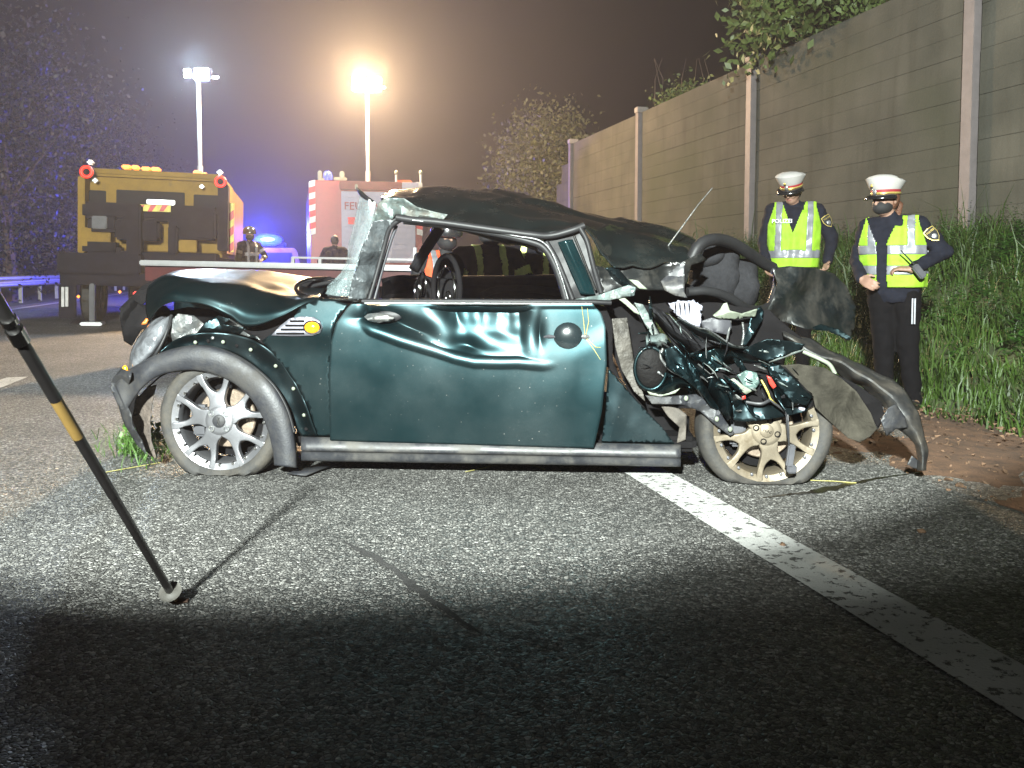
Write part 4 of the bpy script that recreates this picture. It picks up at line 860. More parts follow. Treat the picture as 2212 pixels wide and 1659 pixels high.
for k, (x, y) in enumerate(rt.sample(inside_pts(tang, 50, .45, 31), 64)):       # thin torn slivers with raw edges
    an = .8 + rt.gauss(0, .5); L2 = rt.uniform(22, 70); ca, sa = math.cos(an), math.sin(an); w_ = rt.uniform(2.0, 6.5); bend = rt.uniform(-.25, .25)
    ol = [(-L2, 0), (-L2 * .4, -w_ * rt.uniform(.5, 1.3)), (L2 * .3, -w_), (L2, rt.uniform(-3, 3)), (L2 * .5, w_ * .6), (-L2 * .3, w_ * rt.uniform(.4, 1.2))]
    ol = [(a, b_ + bend * abs(a)) for a, b_ in ol]; base = -.035 - (.05 if x > 760 and y > 860 else 0)
    crumC("torn_sliver", rD, [(x + a * ca - b_ * sa, y + a * sa + b_ * ca) for a, b_ in ol], rt.choice([M_STEEL, M_SCRAPE, M_TEAL, M_TEAL, M_TEALD, M_TEALD, _mc["matt_black_inner_skin"]]), base + rt.uniform(-.03, .03), .02, 3, rt.uniform(-.003, .003), rt.uniform(-.003, .003), seed=400 + k, step=5, wl=16, smooth=14, th=.002)
# torn rear: tailgate, window ring, seat backs, lamp hole, wires
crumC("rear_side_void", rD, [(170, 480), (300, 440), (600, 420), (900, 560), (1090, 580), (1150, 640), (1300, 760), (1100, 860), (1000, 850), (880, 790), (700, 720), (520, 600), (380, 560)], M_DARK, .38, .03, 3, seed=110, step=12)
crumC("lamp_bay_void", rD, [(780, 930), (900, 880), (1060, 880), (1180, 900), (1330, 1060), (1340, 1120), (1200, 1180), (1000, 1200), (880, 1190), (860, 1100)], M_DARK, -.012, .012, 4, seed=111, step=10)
crumC("rear_pillar_base", rD, [(480, 420), (530, 370), (600, 310), (615, 320), (612, 480), (630, 515), (560, 500), (500, 470)], M_SILL, .14, .02, 4, seed=112, step=5)
tubeC("rear_window_ring", cD, [(650, 300, .30), (700, 215, .32), (780, 185, .38), (880, 205, .5), (980, 265, .62), (1060, 320, .72), (1110, 345, .78)], .030, M_RUB, 10)
tubeC("rear_window_ring", cD, [(1130, 380, .8), (1125, 450, .78), (1100, 530, .74), (1075, 580, .7)], .016, M_RUB, 8)
tubeC("rear_window_ring", cD, [(630, 480, .25), (740, 475, .28), (850, 505, .34), (960, 570, .45), (1040, 580, .6), (1085, 560, .7)], .022, M_RUB, 10)
mb = MB()
for (x, y, d, a, b_, c_, ro) in [(790, 390, .68, .13, .16, .19, .2), (735, 290, .62, .12, .12, .055, -.3), (900, 450, .74, .13, .16, .15, .5)]:
    q0 = len(mb.v); mb.ell((0, 0, 0), (a, b_, c_), Matrix.Rotation(ro, 3, 'Y'), n=18)
    for i in range(q0, len(mb.v)): mb.v[i] = Mx @ (mb.v[i] * (1 + .22 * mnoise.noise(mb.v[i] * 11))) + cD(x, y, d)
mb.build("rear_seat_back", M_SEAT, car, 60)
fo = shC("pleated_foam", rD, [(525, 545), (600, 530), (660, 530), (715, 560), (700, 620), (705, 680), (640, 660), (560, 600)], lambda u, v: .20 + .004 * math.sin(u * .5), M_WHITE, 5, 3, .03)
for x in (562, 588, 614, 640): MB().tube([cD(x - 2, 540, .182), cD(x, 560, .180), cD(x + 4, 612, .181)], [.002, .004, .001], 6).build("slit", M_DARK, fo)
crumC("cream_bracket", rD, [(772, 612), (812, 580), (832, 545), (852, 540), (868, 585), (935, 602), (1022, 575), (1012, 616), (900, 632), (800, 628)], M_CREAM, .26, .03, 4, seed=150, step=5, wl=30, smooth=35)
crumC("upper_quarter_side", rD, [(110, 330), (180, 346), (300, 332), (440, 322), (600, 312), (700, 262), (740, 300), (650, 330), (625, 430), (560, 470), (420, 470), (300, 470), (160, 490)], mat("black_painted_quarter", (.009, .010, .010), .3, .1, .3, 6, coat=.5, dirt=((.04, .036, .03), 7, .5, .8)), .17, .03, 6, gx=.0006, seed=151, step=8, wl=60)
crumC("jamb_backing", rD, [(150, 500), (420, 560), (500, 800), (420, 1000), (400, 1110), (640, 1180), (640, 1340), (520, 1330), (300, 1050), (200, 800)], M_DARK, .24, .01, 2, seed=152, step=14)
crumC("broken_trim_tray", rD, [(705, 645), (760, 625), (870, 640), (880, 680), (850, 720), (760, 700), (715, 680)], M_GREYP, .28, .02, 4, seed=114, step=6)
tubeC("bracket_rod", cD, [(872, 640, .3), (862, 700, .28), (850, 760, .25)], .006, M_STEEL); tubeC("bracket_rod", cD, [(940, 650, .3), (945, 720, .3), (935, 780, .28)], .006, M_STEEL)
crumC("twisted_post", rD, [(1000, 590), (1040, 560), (1060, 590), (1050, 640), (1000, 720), (960, 780), (930, 780), (960, 700)], M_TEALD, .30, .03, 4, seed=115, step=6)
tg = crumC("tailgate", rD, [(1105, 345), (1200, 335), (1340, 345), (1450, 375), (1525, 450), (1575, 560), (1570, 680), (1535, 755), (1440, 700), (1300, 690), (1150, 640), (1075, 585), (1110, 520), (1135, 430)], mat("muddy_dark_tailgate_paint", (.010, .013, .014), .4, .3, .4, 6, .3, coat=.2, dirt=((.05, .045, .037), 5, .45, .75)), .80, .08, 12, gx=.0020, seed=117, step=8, wl=70, smooth=30)
tubeC("tailgate_strip", cD, [(1105, 365, .72), (1160, 375, .74), (1230, 385, .78), (1330, 400, .85)], .016, M_SILL, parent=tg)
crumC("tailgate_lip", rD, [(1300, 690), (1380, 660), (1480, 690), (1560, 740), (1530, 750), (1420, 700)], M_TEAL, .70, .02, 3, seed=118, step=6)
crumC("bent_petal_panel", rD, [(940, 810), (1010, 770), (1080, 745), (1200, 755), (1290, 775), (1270, 800), (1180, 835), (1080, 870), (1010, 845)], M_TEALD, -.05, .035, 5, seed=119, step=5, wl=40)
tubeC("petal_edge", cD, [(1085, 868, -.03), (1160, 845, -.03), (1280, 800, -.01)], .009, M_SCRAPE)
tubeC("torn_strut", cD, [(1070, 870, .05), (1062, 900, .06), (1075, 925, .06), (1040, 945, .08)], .008, M_STEEL)
crumC("lamp_reflector", rD, [(905, 950), (960, 920), (1020, 935), (1035, 990), (1000, 1040), (950, 1020), (910, 990)], mat("dull_green_reflector", (.07, .11, .10), .4, .3, .4, 9, .4), -.06, .03, 4, seed=121, step=6)
crumC("primer_tongue", rD, [(862, 975), (890, 965), (950, 1010), (995, 1035), (960, 1055), (900, 1020)], M_CREAM, -.08, .015, 2, seed=122, step=6)
crumC("red_lamp_shard", rD, [(1075, 950), (1100, 960), (1130, 1010), (1110, 1025), (1090, 995)], M_RED, -.09, .02, 2, seed=123, step=5)
crumC("red_lamp_shard", rD, [(935, 1068), (955, 1062), (958, 1080), (940, 1085)], M_RED, -.09, .01, 2, seed=124, step=4)
M_YW = mat("yellow_wire", (.5, .42, .08), .5)
tubeC("yellow_wire", cD, [(1045, 975, -.09), (1065, 1010, -.10), (1085, 1050, -.10), (1100, 1085, -.09), (1160, 1140, -.08)], .0035, M_YW, 6)
tubeC("black_wire", cD, [(1085, 1080, -.09), (1130, 1115, -.09), (1180, 1160, -.08), (1190, 1220, -.08), (1195, 1300, -.06)], .0045, M_WIRE, 6)
tubeC("black_wire", cD, [(960, 1100, -.07), (1040, 1110, -.09), (1090, 1090, -.08)], .008, M_WIRE, 6)
tubeC("hanging_wire", cD, [(1195, 1170, -.05), (1198, 1250, -.06), (1200, 1330, -.065), (1205, 1340, -.065)], .004, M_WIRE, 6)
mb = MB().box((0, 0, 0), (.03, .03, .10), bev=.006); mb.v = [Mx @ (Matrix.Rotation(.12, 3, 'Y') @ v) + cD(1208, 1400, -.08) for v in mb.v]; mb.box(cD(1215, 1475, -.08), (.042, .03, .035), bev=.006).build("dangling_connector", M_GREYP, car)
mb = MB().box((0, 0, 0), (.026, .02, .022), Matrix.Rotation(.3, 3, 'Y'), .004); mb.v = [v + cD(1272, 1132, -.02) for v in mb.v]; mb.build("white_connector", M_WHITE, car)
crumC("lower_quarter_skin", rD, [(880, 1100), (960, 1110), (1100, 1120), (1240, 1130), (1330, 1090), (1300, 1150), (1180, 1180), (1060, 1200), (960, 1210), (890, 1200)], M_TEALD, -.05, .03, 5, seed=125, step=7)
crumC("rear_arch_sheet", rD, [(1090, 900), (1150, 890), (1260, 1000), (1330, 1070), (1300, 1120), (1220, 1100), (1140, 1010)], M_TEALD, -.06, .03, 5, seed=126, step=6)
crumC("muddy_liner", rD, [(1130, 895), (1250, 885), (1400, 905), (1500, 970), (1580, 1040), (1660, 1160), (1695, 1250), (1660, 1290), (1600, 1325), (1530, 1300), (1430, 1210), (1350, 1130), (1330, 1050), (1230, 980)], M_MUDP, -.05, .05, 9, gx=-.0002, seed=127, step=7, wl=60, smooth=30)
mb = MB().ell((0, 0, 0), (.012, .006, .016), n=8); mb.v = [v + cD(1640, 1200, -.03) for v in mb.v]; mb.build("liner_clip", M_DARK, car)
bo = [(1160, 690, .45), (1270, 735, .42), (1400, 790, .40), (1560, 868, .36), (1700, 940, .32), (1810, 1000, .28), (1890, 1100, .22), (1945, 1230, .16), (1980, 1380, .12), (1972, 1475, .10)]
bm1 = [(1165, 720, .34), (1260, 775, .30), (1380, 830, .28), (1530, 910, .24), (1670, 990, .20), (1770, 1060, .17), (1840, 1150, .13), (1915, 1260, .10), (1955, 1390, .08), (1955, 1478, .07)]
bi = [(1180, 760, .45), (1260, 815, .40), (1360, 870, .36), (1480, 940, .34), (1620, 1030, .30), (1730, 1110, .25), (1750, 1190, .2), (1880, 1310, .16), (1925, 1400, .14), (1930, 1482, .12)]
patch("bumper_cover", [[cD(*p) for p in q] for q in (bo, bm1, bi)], mat("muddy_bumper_plastic", (.016, .016, .016), .5, 0, .3, 10, .2, dirt=((.05, .042, .032), 6, .45, .70)), car, 60, 16, .006, lambda v: ey * .03 * fnoise(v, 6.) + ez * .022 * fnoise(v, 11., 3) + ey * .012 * fnoise(v, 24.), 24)
crumC("bumper_inner", rD, [(1440, 930), (1600, 1010), (1720, 1100), (1740, 1180), (1700, 1250), (1640, 1130), (1560, 1030)], M_DARK, .22, .03, 4, seed=129, step=8)
crumC("bumper_bracket", rD, [(1715, 1200), (1760, 1130), (1800, 1110), (1850, 1180), (1870, 1240), (1800, 1250), (1750, 1290)], M_PLAS, .08, .03, 4, seed=130, step=6)
crumC("bumper_tip", rD, [(1865, 1450), (1890, 1400), (1930, 1430), (1940, 1478), (1900, 1470)], M_PLAS, .12, .02, 3, seed=131, step=5)
tubeC("bumper_torn_edge", cD, [(1280, 815, .26), (1380, 860, .24), (1430, 890, .24), (1460, 940, .24)], .010, M_CREAM)
# aerial on the roof
MB().tube([cD(470, 290, .30), cD(690, -10, .42), cD(770, -105, .46)], [.004, .0028, .002], 6).build("aerial", M_STEEL, car)
MB().tube([cD(450, 312, .28), cD(468, 292, .29), cD(476, 280, .30)], [.022, .012, .006], 8).build("aerial_base", M_STEEL, car)
# ================================================================== PEOPLE
M_SKIN = mat("skin", (.24, .14, .10), .6, var=.12)
M_NAVY = mat("dark_navy_cloth", (.008, .009, .015), .9, spec=.15, bmp=.5, nscale=20, bscale=14)
M_TROU = mat("black_uniform_trousers", (.0045, .0042, .0050), .95, spec=.1, bmp=.6, nscale=20, bscale=10)
M_SHOE = mat("black_boot_leather", (.012, .011, .010), .5)
M_HIVIS = mat("hi_vis_yellow_fabric", (.20, .37, .014), .75, var=.12, nscale=9, bmp=.6, bscale=16)
M_REFL = mat("reflective_strip", (.19, .195, .215), .4, .3, .15, 30)
M_CAPW = mat("white_cap_cloth", (.36, .345, .33), .85, var=.06); M_BAND = mat("dark_red_cap_band", (.22, .012, .018), .7); M_GOLD = mat("gold_braid", (.55, .42, .12), .4, .5)
M_HAIR = mat("auburn_hair", (.10, .04, .02), .6, bmp=.8, bscale=90); M_HAIRD = mat("dark_hair", (.02, .015, .012), .6, bmp=.8, bscale=90)
M_BLACK = mat("matt_black_fabric", (.008, .008, .009), .8); M_BADGE = mat("silver_badge", (.45, .45, .46), .35, .8)
M_LIP = mat("lip", (.28, .10, .08), .5); M_EYE = mat("eye", (.03, .02, .018), .2)
M_TURN = mat("firefighter_turnout_cloth", (.007, .007, .010), .9, spec=.15, bmp=.5, nscale=18, bscale=12)
M_LIME = mat("lime_reflective_trim", (.80, .90, .30), .5, var=.15, nscale=30)
M_ORANGE = mat("orange_red_vest", (.62, .075, .02), .7, bmp=.4, bscale=16)
M_HELM = mat("black_helmet_shell", (.02, .02, .022), .25, coat=1.); M_HELMY = mat("luminous_helmet_shell", (.35, .40, .16), .3, coat=1.)
def remesh(mb, vox, smooth=3):
    me = bpy.data.meshes.new("t"); me.from_pydata([tuple(v) for v in mb.v], [], mb.f); o = bpy.data.objects.new("t", me); COL.objects.link(o)
    md = o.modifiers.new("r", 'REMESH'); md.mode = 'VOXEL'; md.voxel_size = vox
    dg = bpy.context.evaluated_depsgraph_get(); dg.update(); m2 = bpy.data.meshes.new_from_object(o.evaluated_get(dg)); bpy.data.objects.remove(o); bpy.data.meshes.remove(me)
    bm = bmesh.new(); bm.from_mesh(m2)
    for _ in range(smooth): bmesh.ops.smooth_vert(bm, verts=bm.verts[:], factor=.5, use_axis_x=True, use_axis_y=True, use_axis_z=True)
    bm.to_mesh(m2); bm.free(); m2.shade_smooth(); return m2
def wrinkle(me, amp, s, sd):
    n = len(me.vertices); co = np.empty(3 * n); no = np.empty(3 * n, np.float32); me.vertices.foreach_get("co", co); me.vertex_normals.foreach_get("vector", no)
    co = co.reshape(-1, 3); no = no.reshape(-1, 3)
    k = np.array([mnoise.noise(Vector((p[0] * s, p[1] * s, p[2] * s * 1.6 + sd))) + .5 * mnoise.noise(Vector((p[0] * s * 2.2, p[1] * s * 2.2, p[2] * s * 2 + sd))) for p in co])
    me.vertices.foreach_set("co", (co + no * (amp * k)[:, None]).ravel()); me.update()
def pick(me, pred):
    vs = [v.co.copy() for v in me.vertices]; fs = [tuple(p.vertices) for p in me.polygons if pred(p.center)]
    used = sorted({i for f in fs for i in f}); ix = {a: k for k, a in enumerate(used)}
    return [vs[i] for i in used], [tuple(ix[i] for i in f) for f in fs]
def hand(mb, wr, dr, nrm, side, curl=.7):
    dr = Vector(dr).normalized(); nrm = Vector(nrm); nrm = (nrm - dr * nrm.dot(dr)).normalized(); sd = dr.cross(nrm) * side
    wr = Vector(wr)
    for k in range(4): mb.caps(wr + sd * (.012 * (k - 1.5)), .015, wr + dr * .075 + sd * (.020 * (k - 1.5)), .0125, 8)
    for k, ln in enumerate((.030, .036, .033, .026)):
        p = wr + dr * .082 + sd * (.0205 * (k - 1.5)); a = 0; r = .0095
        for j in range(3):
            a += curl * (.5 + .35 * j); d2 = dr * math.cos(a) + nrm * math.sin(a); q = p + d2 * ln * (1.05 - .2 * j); mb.caps(p, r, q, r * .93, 8); p = q; r *= .93
    p = wr + dr * .022 - sd * .030; q = p + (dr * .6 - sd * .7 + nrm * .4).normalized() * .036; mb.caps(p, .0125, q, .011, 8); mb.caps(q, .011, q + (dr * .9 - sd * .1 + nrm * .5).normalized() * .03, .0095, 8)
DEF = dict(pel=(0, 0, .93), neck=(0, 0, 1.47), head=(0, -.02, 1.62), shL=(.19, 0, 1.41), shR=(-.19, 0, 1.41), elL=(.25, .02, 1.13), elR=(-.25, .02, 1.13), wrL=(.25, -.07, .89), wrR=(-.25, -.07, .89),
           hipL=(.095, 0, .91), hipR=(-.095, 0, .91), knL=(.10, -.02, .50), knR=(-.10, -.02, .50), anL=(.11, .02, .09), anR=(-.11, .02, .09))
def person(name, label, cat, pos, rz, J0, outfit, yaw=0., tilt=0., group=None, vox=.007, hdir=None, sc=1.):
    J = {k: Vector(v) * sc for k, v in {**DEF, **J0}.items()}
    e = empty(name, pos, rz); tag(e, label, cat, group)
    Hm = Matrix.Translation(J['head']) @ Matrix.Rotation(yaw, 4, 'Z') @ Matrix.Rotation(tilt, 4, 'X') @ Matrix.Scale(sc, 4)
    Hr = Hm.to_3x3()
    def hd(mb): mb.v = [Hm @ v for v in mb.v]; return mb
    chest = (J['shL'] + J['shR']) / 2
    def torso(mb, x, zlo=0., zhi=1.):
        across = (J['shL'] - J['shR']).normalized()
        for s in (-1, 1):
            a = J['pel'] + across * s * .065; b = chest + across * s * .095 - Vector((0, 0, .075)); mb.caps(a.lerp(b, zlo), .105 + x, a.lerp(b, zhi), .112 + x)
        mb.caps(J['pel'], .11 + x, chest - Vector((0, 0, .08)), .12 + x)
        for k in 'LR': mb.caps(chest.lerp(J['sh' + k], .35), .07 + x, J['sh' + k], .058 + x)
        mb.caps(chest - Vector((0, 0, .02)), .075 + x, J['neck'], .050 + x)
    def arms(mb, x, short=1.):
        for k in 'LR':
            mb.caps(J['sh' + k], .056 + x, J['el' + k], .045 + x); mb.caps(J['el' + k], .044 + x, J['el' + k].lerp(J['wr' + k], short), .030 + x)
    def legs(mb, x):
        mb.caps(J['hipL'], .09 + x, J['hipR'], .09 + x)
        mb.caps(J['pel'], .11 + x, (J['hipL'] + J['hipR']) / 2, .10 + x)
        for k in 'LR': mb.caps(J['hip' + k], .088 + x, J['kn' + k], .060 + x); mb.caps(J['kn' + k], .060 + x, J['an' + k], .042 + x)
    mb = MB(); torso(mb, 0); arms(mb, 0); legs(mb, 0); mb.caps(J['neck'], .054, J['head'] + Vector((0, .01, -.05)), .05)
    h = MB(); h.ell((0, 0, .005), (.074, .094, .112)); h.ell((0, -.03, -.065), (.052, .058, .05)); h.caps((0, -.088, .012), .009, (0, -.106, -.022), .014); h.caps((-.035, -.076, .032), .014, (.035, -.076, .032), .014)
    for s in (-1, 1): h.ell((s * .075, .008, -.008), (.010, .020, .032)); h.caps((s * .04, -.066, -.02), .018, (s * .03, -.070, -.03), .018)
    hd(h); mb.v, mb.f = (mb.add(h.v, h.f)).v, mb.f
    for k in 'LR':
        dr = (J['wr' + k] - J['el' + k]).normalized(); nn = Vector((0, .2, -1)) if abs(dr.z) < .7 else Vector((-.6 if k == 'L' else .6, -.6, 0))
        if hdir and k in hdir: dr, nn = Vector(hdir[k][0]), Vector(hdir[k][1])
        hand(mb, J['wr' + k], dr, nn, 1 if k == 'L' else -1)
        mb.caps(J['an' + k], .036, J['an' + k] + Vector((0, -.10, -.045)), .024)
    body = link("body", remesh(mb, vox, 2), M_SKIN, e)
    for s in (-1, 1): hd(MB().ell((s * .031, -.082, .008), (.012, .008, .008), n=8)).build("eye", M_EYE, e, 60)
    hd(MB().tube([(-.024, -.083, -.052), (0, -.092, -.056), (.024, -.083, -.052)], [.003, .006, .003], 6)).build("mouth", M_LIP, e, 60)
    o = outfit
    mb = MB(); legs(mb, .016); me = remesh(mb, .012, 3); wrinkle(me, .010, 9, 1); v, f = pick(me, lambda c: c.z > min(J['anL'].z, J['anR'].z) - .03); mk("trousers", v, f, o.get('trousers', M_TROU), e, 180)
    for k in 'LR':
        mb = MB(); a = J['an' + k]; mb.caps(a + Vector((0, .03, -.035)), .05, a + Vector((0, -.15, -.05)), .042); mb.caps(a + Vector((0, 0, .06)), .055, a + Vector((0, 0, -.02)), .055)
        me = remesh(mb, .012, 2); mk("boot", *pick(me, lambda c: True), M_SHOE, e, 180)
    mb = MB(); torso(mb, .016); arms(mb, .014, .94); mb.caps(J['pel'] - Vector((0, 0, .04)), .135, J['pel'] + Vector((0, 0, .1)), .13); me = remesh(mb, .010, 2); wrinkle(me, .010, 11, 5)
    def arm_t(c):
        best = (9, 0, '')
        for k in 'LR':
            for n_, a, b in (('u', J['sh' + k], J['el' + k]), ('f', J['el' + k], J['wr' + k])):
                ab = b - a; t = max(0, min(1, (c - a).dot(ab) / ab.length_squared)); d = (c - a - ab * t).length
                if d < best[0]: best = (d, t, n_)
        return best
    def jstripe(c):
        if not o.get('stripes'): return False
        d, t, n_ = arm_t(c); tz = (c.z - J['pel'].z) / max(.2, chest.z - J['pel'].z)
        ax = abs((c - chest).dot((J['shL'] - J['shR']).normalized()))
        if d < .082 and ax > .15: return (n_ == 'f' and .45 < t < .68) or (n_ == 'u' and .40 < t < .62)
        if ax < .17: return -.22 < tz < -.08 or (.55 < tz < .68) or (.07 < ax < .115 and tz > -.1)
        return False
    mk("jacket", *pick(me, lambda c: not jstripe(c) and c.z > J["pel"].z - .10), o.get('jacket', M_NAVY), e, 180)
    if o.get('stripes'):
        v, f = pick(me, jstripe); s_ = mk("reflective_trim", v, f, o['stripes'], e, 180); solid(s_, .006, 1)
    if 'vest' in o:
        mb = MB(); torso(mb, .043); mb.caps(J['pel'] - Vector((0, 0, .06)), .165, J['pel'] + Vector((0, 0, .12)), .163); me = remesh(mb, .008, 3); wrinkle(me, .009, 9, 5)
        ac = (J['shL'] - J['shR']).normalized(); fw = Vector((ac.y, -ac.x, 0)); lo, gap = o['vest']
        def invest(c):
            x = (c - chest).dot(ac); y = (c - chest).dot(fw); z = c.z - chest.z
            if z < lo or abs(x) > .178 + .045 * min(1, max(0, (.03 - z) / .16)) or z > .075: return False
            if y > 0 and abs(x - gap[2]) < gap[0] + max(0, z + gap[1]) * (gap[3] if len(gap) > 3 else .42): return False
            if z > -.0 and abs(x) < .075: return False
            return True
        def vstripe(c):
            x = (c - chest).dot(ac); z = c.z - chest.z
            return any(a < z < b for a, b in o['bands']) or (.105 < abs(x) < .155 and z > o['bands'][-1][1] - .02)
        vm = o.get('vestmat', M_HIVIS)
        solid(mk("vest", *pick(me, lambda c: invest(c) and not vstripe(c)), vm, e, 180), .004, 1)
        solid(mk("reflective_strip", *pick(me, lambda c: invest(c) and vstripe(c)), M_REFL, e, 180), .006, 1)
    if o.get('head') == 'cap':
        El = Matrix.Diagonal((1, 1.18, 1, 1)); tp = Matrix.Translation((0, .005, .030)) @ Matrix.Rotation(-.10, 4, 'X') @ El
        def cp_(prof, n=36): m_ = MB().lathe(prof, n); m_.v = [tp @ v for v in m_.v]; return hd(m_)
        ctop = MB().lathe([(.093, .036), (.106, .058), (.124, .092), (.127, .099), (.108, .114), (.065, .128), (.001, .130)], 40)
        for v in ctop.v:
            if v.z > .07: v.z += -.10 * v.y * (v.z - .05) / .07 + (.012 if v.y < 0 else 0); 
        ctop.v = [tp @ v for v in ctop.v]; cap = hd(ctop).build("cap", M_CAPW, e, 60)
        cp_([(.092, .012), (.0935, .012), (.0945, .038), (.092, .038)]).build("cap_band", M_BAND, cap, 60); cp_([(.094, .006), (.0965, .008), (.0965, .018), (.094, .020)]).build("cap_braid", M_GOLD, cap, 60)
        vz_ = MB(); n = 18; vs = []; 
        for i in range(n + 1):
            a = math.pi + .25 + (math.pi - .5) * i / n
            for r, z in ((.092, .010), (.118, -.006), (.140 if 3 < i < n - 3 else .128, -.030)): vs.append(tp @ Vector((r * math.cos(a), r * math.sin(a), z)))
        vz_.add(vs, [(3 * i + j, 3 * i + j + 1, 3 * i + j + 4, 3 * i + j + 3) for i in range(n) for j in range(2)]); solid(hd(vz_).build("visor", mat("black_patent_visor", (.008, .008, .009), .2, coat=1.), cap, 60), .004)
        hd(MB().ell((0, -.113, .066), (.017, .008, .020), n=10)).build("cap_badge", M_BADGE, cap, 60); hd(MB().ell((0, -.138, .112), (.011, .006, .011), n=10)).build("cockade", M_GOLD, cap, 60)
    if o.get('head') in ('helmet', 'helmety'):
        hmat = M_HELM if o['head'] == 'helmet' else M_HELMY
        m_ = MB().lathe([(.125, -.01), (.128, .0), (.124, .03), (.112, .075), (.085, .11), (.04, .13), (.001, .134)], 28); m_.v = [Matrix.Diagonal((1, 1.15, 1, 1)) @ v + Vector((0, .01, .02)) for v in m_.v]
        he = hd(m_).build("helmet", hmat, e, 60); solid(he, .006)
        m_ = MB().tube([(0, -.13, .07), (0, -.06, .145), (0, .03, .165), (0, .12, .11)], [.008, .014, .014, .008], 8); hd(m_).build("helmet_comb", hmat, he, 60)
        hd(MB().ell((0, -.02, -.06), (.085, .095, .07), n=10)).build("neck_guard", M_BLACK, he, 60)
    if o.get('mask'): hd(MB().ell((0, -.038, -.048), (.070, .078, .056), n=14)).build("face_mask", M_BLACK, e, 60)
    if o.get('hair'):
        m_ = MB().ell((0, .015, .012), (.081, .094, .105), n=14); v = m_.v; keep = [f for f in m_.f if all(not (v[i].y < -.035 and v[i].z < .06) for i in f)]; m_.f = keep; hr = solid(hd(m_).build("hair", o['hair'], e, 60), .004)
        if o.get('tail'): hd(MB().tube([(0, .10, -.01), (.01, .135, -.05), (.0, .13, -.11), (0, .115, -.16)], [.02, .028, .022, .006], 10)).build("ponytail", o['hair'], e, 60)
    return e, J
def shield(e, J, k, out, size=.052):
    p = J['sh' + k].lerp(J['el' + k], .42); nrm = Vector(out).normalized(); up = (J['sh' + k] - J['el' + k]).normalized(); sx = up.cross(nrm).normalized(); up = nrm.cross(sx)
    R = Matrix((sx, up, nrm)).transposed(); c = p + nrm * .078
    def plate(nm, s, off, m, par):
        ol = [(-.8, 1), (0, 1.12), (.8, 1), (.82, .1), (.55, -.6), (0, -1.1), (-.55, -.6), (-.82, .1)]
        vs = [R @ Vector((x * s, y * s, off - .012 * abs(x) * s / .05)) + c for x, y in ol]; o = mk(nm, vs, [tuple(range(8))], m, par); solid(o, .003, -1); return o
    a = plate("sleeve_patch", size, 0, M_GOLD, e); plate("patch_field", size * .9, .002, M_BLACK, a)
    mb = MB().ell((0, 0, 0), (.018, .018, .003), n=10); mb.v = [R @ (v + Vector((0, -.012, .004))) + c for v in mb.v]; mb.build("patch_emblem", M_BADGE, a)
    M4 = Matrix.Translation(c) @ R.to_4x4() @ Matrix.Translation((0, .030, .005)); text("lettering", "POLIZEI", .019, M_GOLD, M4, a, .0008)
# --- the officer with the face mask, one hand at her side, the other holding a radio
pf = at(1942, 600, 6.45); pf.z = -.075
e1, J1 = person("person", "police officer in white cap, black face mask and open yellow vest, holding a radio", "person", pf, -.5,
    dict(pel=(-.03, .0, .90), neck=(-.075, 0, 1.40), head=(-.10, -.03, 1.535), shL=(.125, .02, 1.345), shR=(-.225, .02, 1.335), elL=(.285, .06, 1.16), elR=(-.285, .03, 1.10), wrL=(.095, -.16, 1.035), wrR=(-.235, -.15, .965),
         hipL=(.055, 0, .87), hipR=(-.115, 0, .87), knL=(.07, -.02, .50), knR=(-.095, -.03, .50), anL=(.115, .03, .085), anR=(-.075, .02, .085)),
    dict(vest=(-.43, (.035, .12, -.06)), bands=[(-.34, -.28), (-.20, -.135)], head='cap', mask=True, hair=M_HAIR, tail=True), yaw=-.55, tilt=.14,
    hdir={'L': ((-1, -.1, .1), (0, .3, -1)), 'R': ((.5, -.5, -.25), (.3, .8, -.2))})
shield(e1, J1, 'L', (.35, -1, .15))
mb = MB(); 
for dx in (0, .018): mb.box((.105 + dx * .9, -.142, .74), (.010, .004, .18), Matrix.Rotation(.0, 3, 'Y'))
mb.build("pocket_stripe", M_REFL, e1)
rd = empty("handheld_radio", pf + Vector((.03, -.245, 1.02))); tag(rd, "black handheld radio with stub aerial in the masked officer's hand", "radio")
MB().box((0, 0, 0), (.05, .035, .11), Matrix.Rotation(-.7, 3, 'Y'), .008).build("radio_case", M_GREYP, rd)
MB().tube([(-.03, 0, .045), (-.13, -.005, .145)], [.007, .004], 8).build("aerial", M_BLACK, rd); MB().tube([(-.012, 0, .055), (-.022, 0, .066)], .007, 8).build("knob", M_DARK, rd)
# --- the smiling officer behind the tailgate
pm_ = at(1708, 600, 8.0); pm_.z = -.075
e2, J2 = person("person", "smiling police officer in white cap and closed yellow vest standing behind the tailgate", "person", pm_, -.3,
    dict(pel=(.02, 0, 1.0), neck=(.015, -.01, 1.60), head=(-.005, -.06, 1.725), shL=(.215, 0, 1.545), shR=(-.165, 0, 1.555), elL=(.345, .05, 1.31), elR=(-.24, .05, 1.27), wrL=(.30, -.12, 1.10), wrR=(-.20, -.12, 1.06), hipL=(.11, 0, .97), hipR=(-.08, 0, .97), knL=(.12, -.02, .53), knR=(-.08, -.02, .53)),
    dict(vest=(-.50, (.0, .20, -.01, .36)), bands=[(-.42, -.35)], head='cap', hair=M_HAIRD), yaw=-.35, tilt=.42)
shield(e2, J2, 'L', (.5, -1, .1))
a_ = J2['shR'].lerp(J2['shL'], .22); text("chest_lettering", "POLIZEI", .05, M_REFL, Matrix.Translation(a_ + Vector((0, -.172, -.10))) @ Matrix.Rotation(math.pi / 2, 4, 'X'), e2, .001)
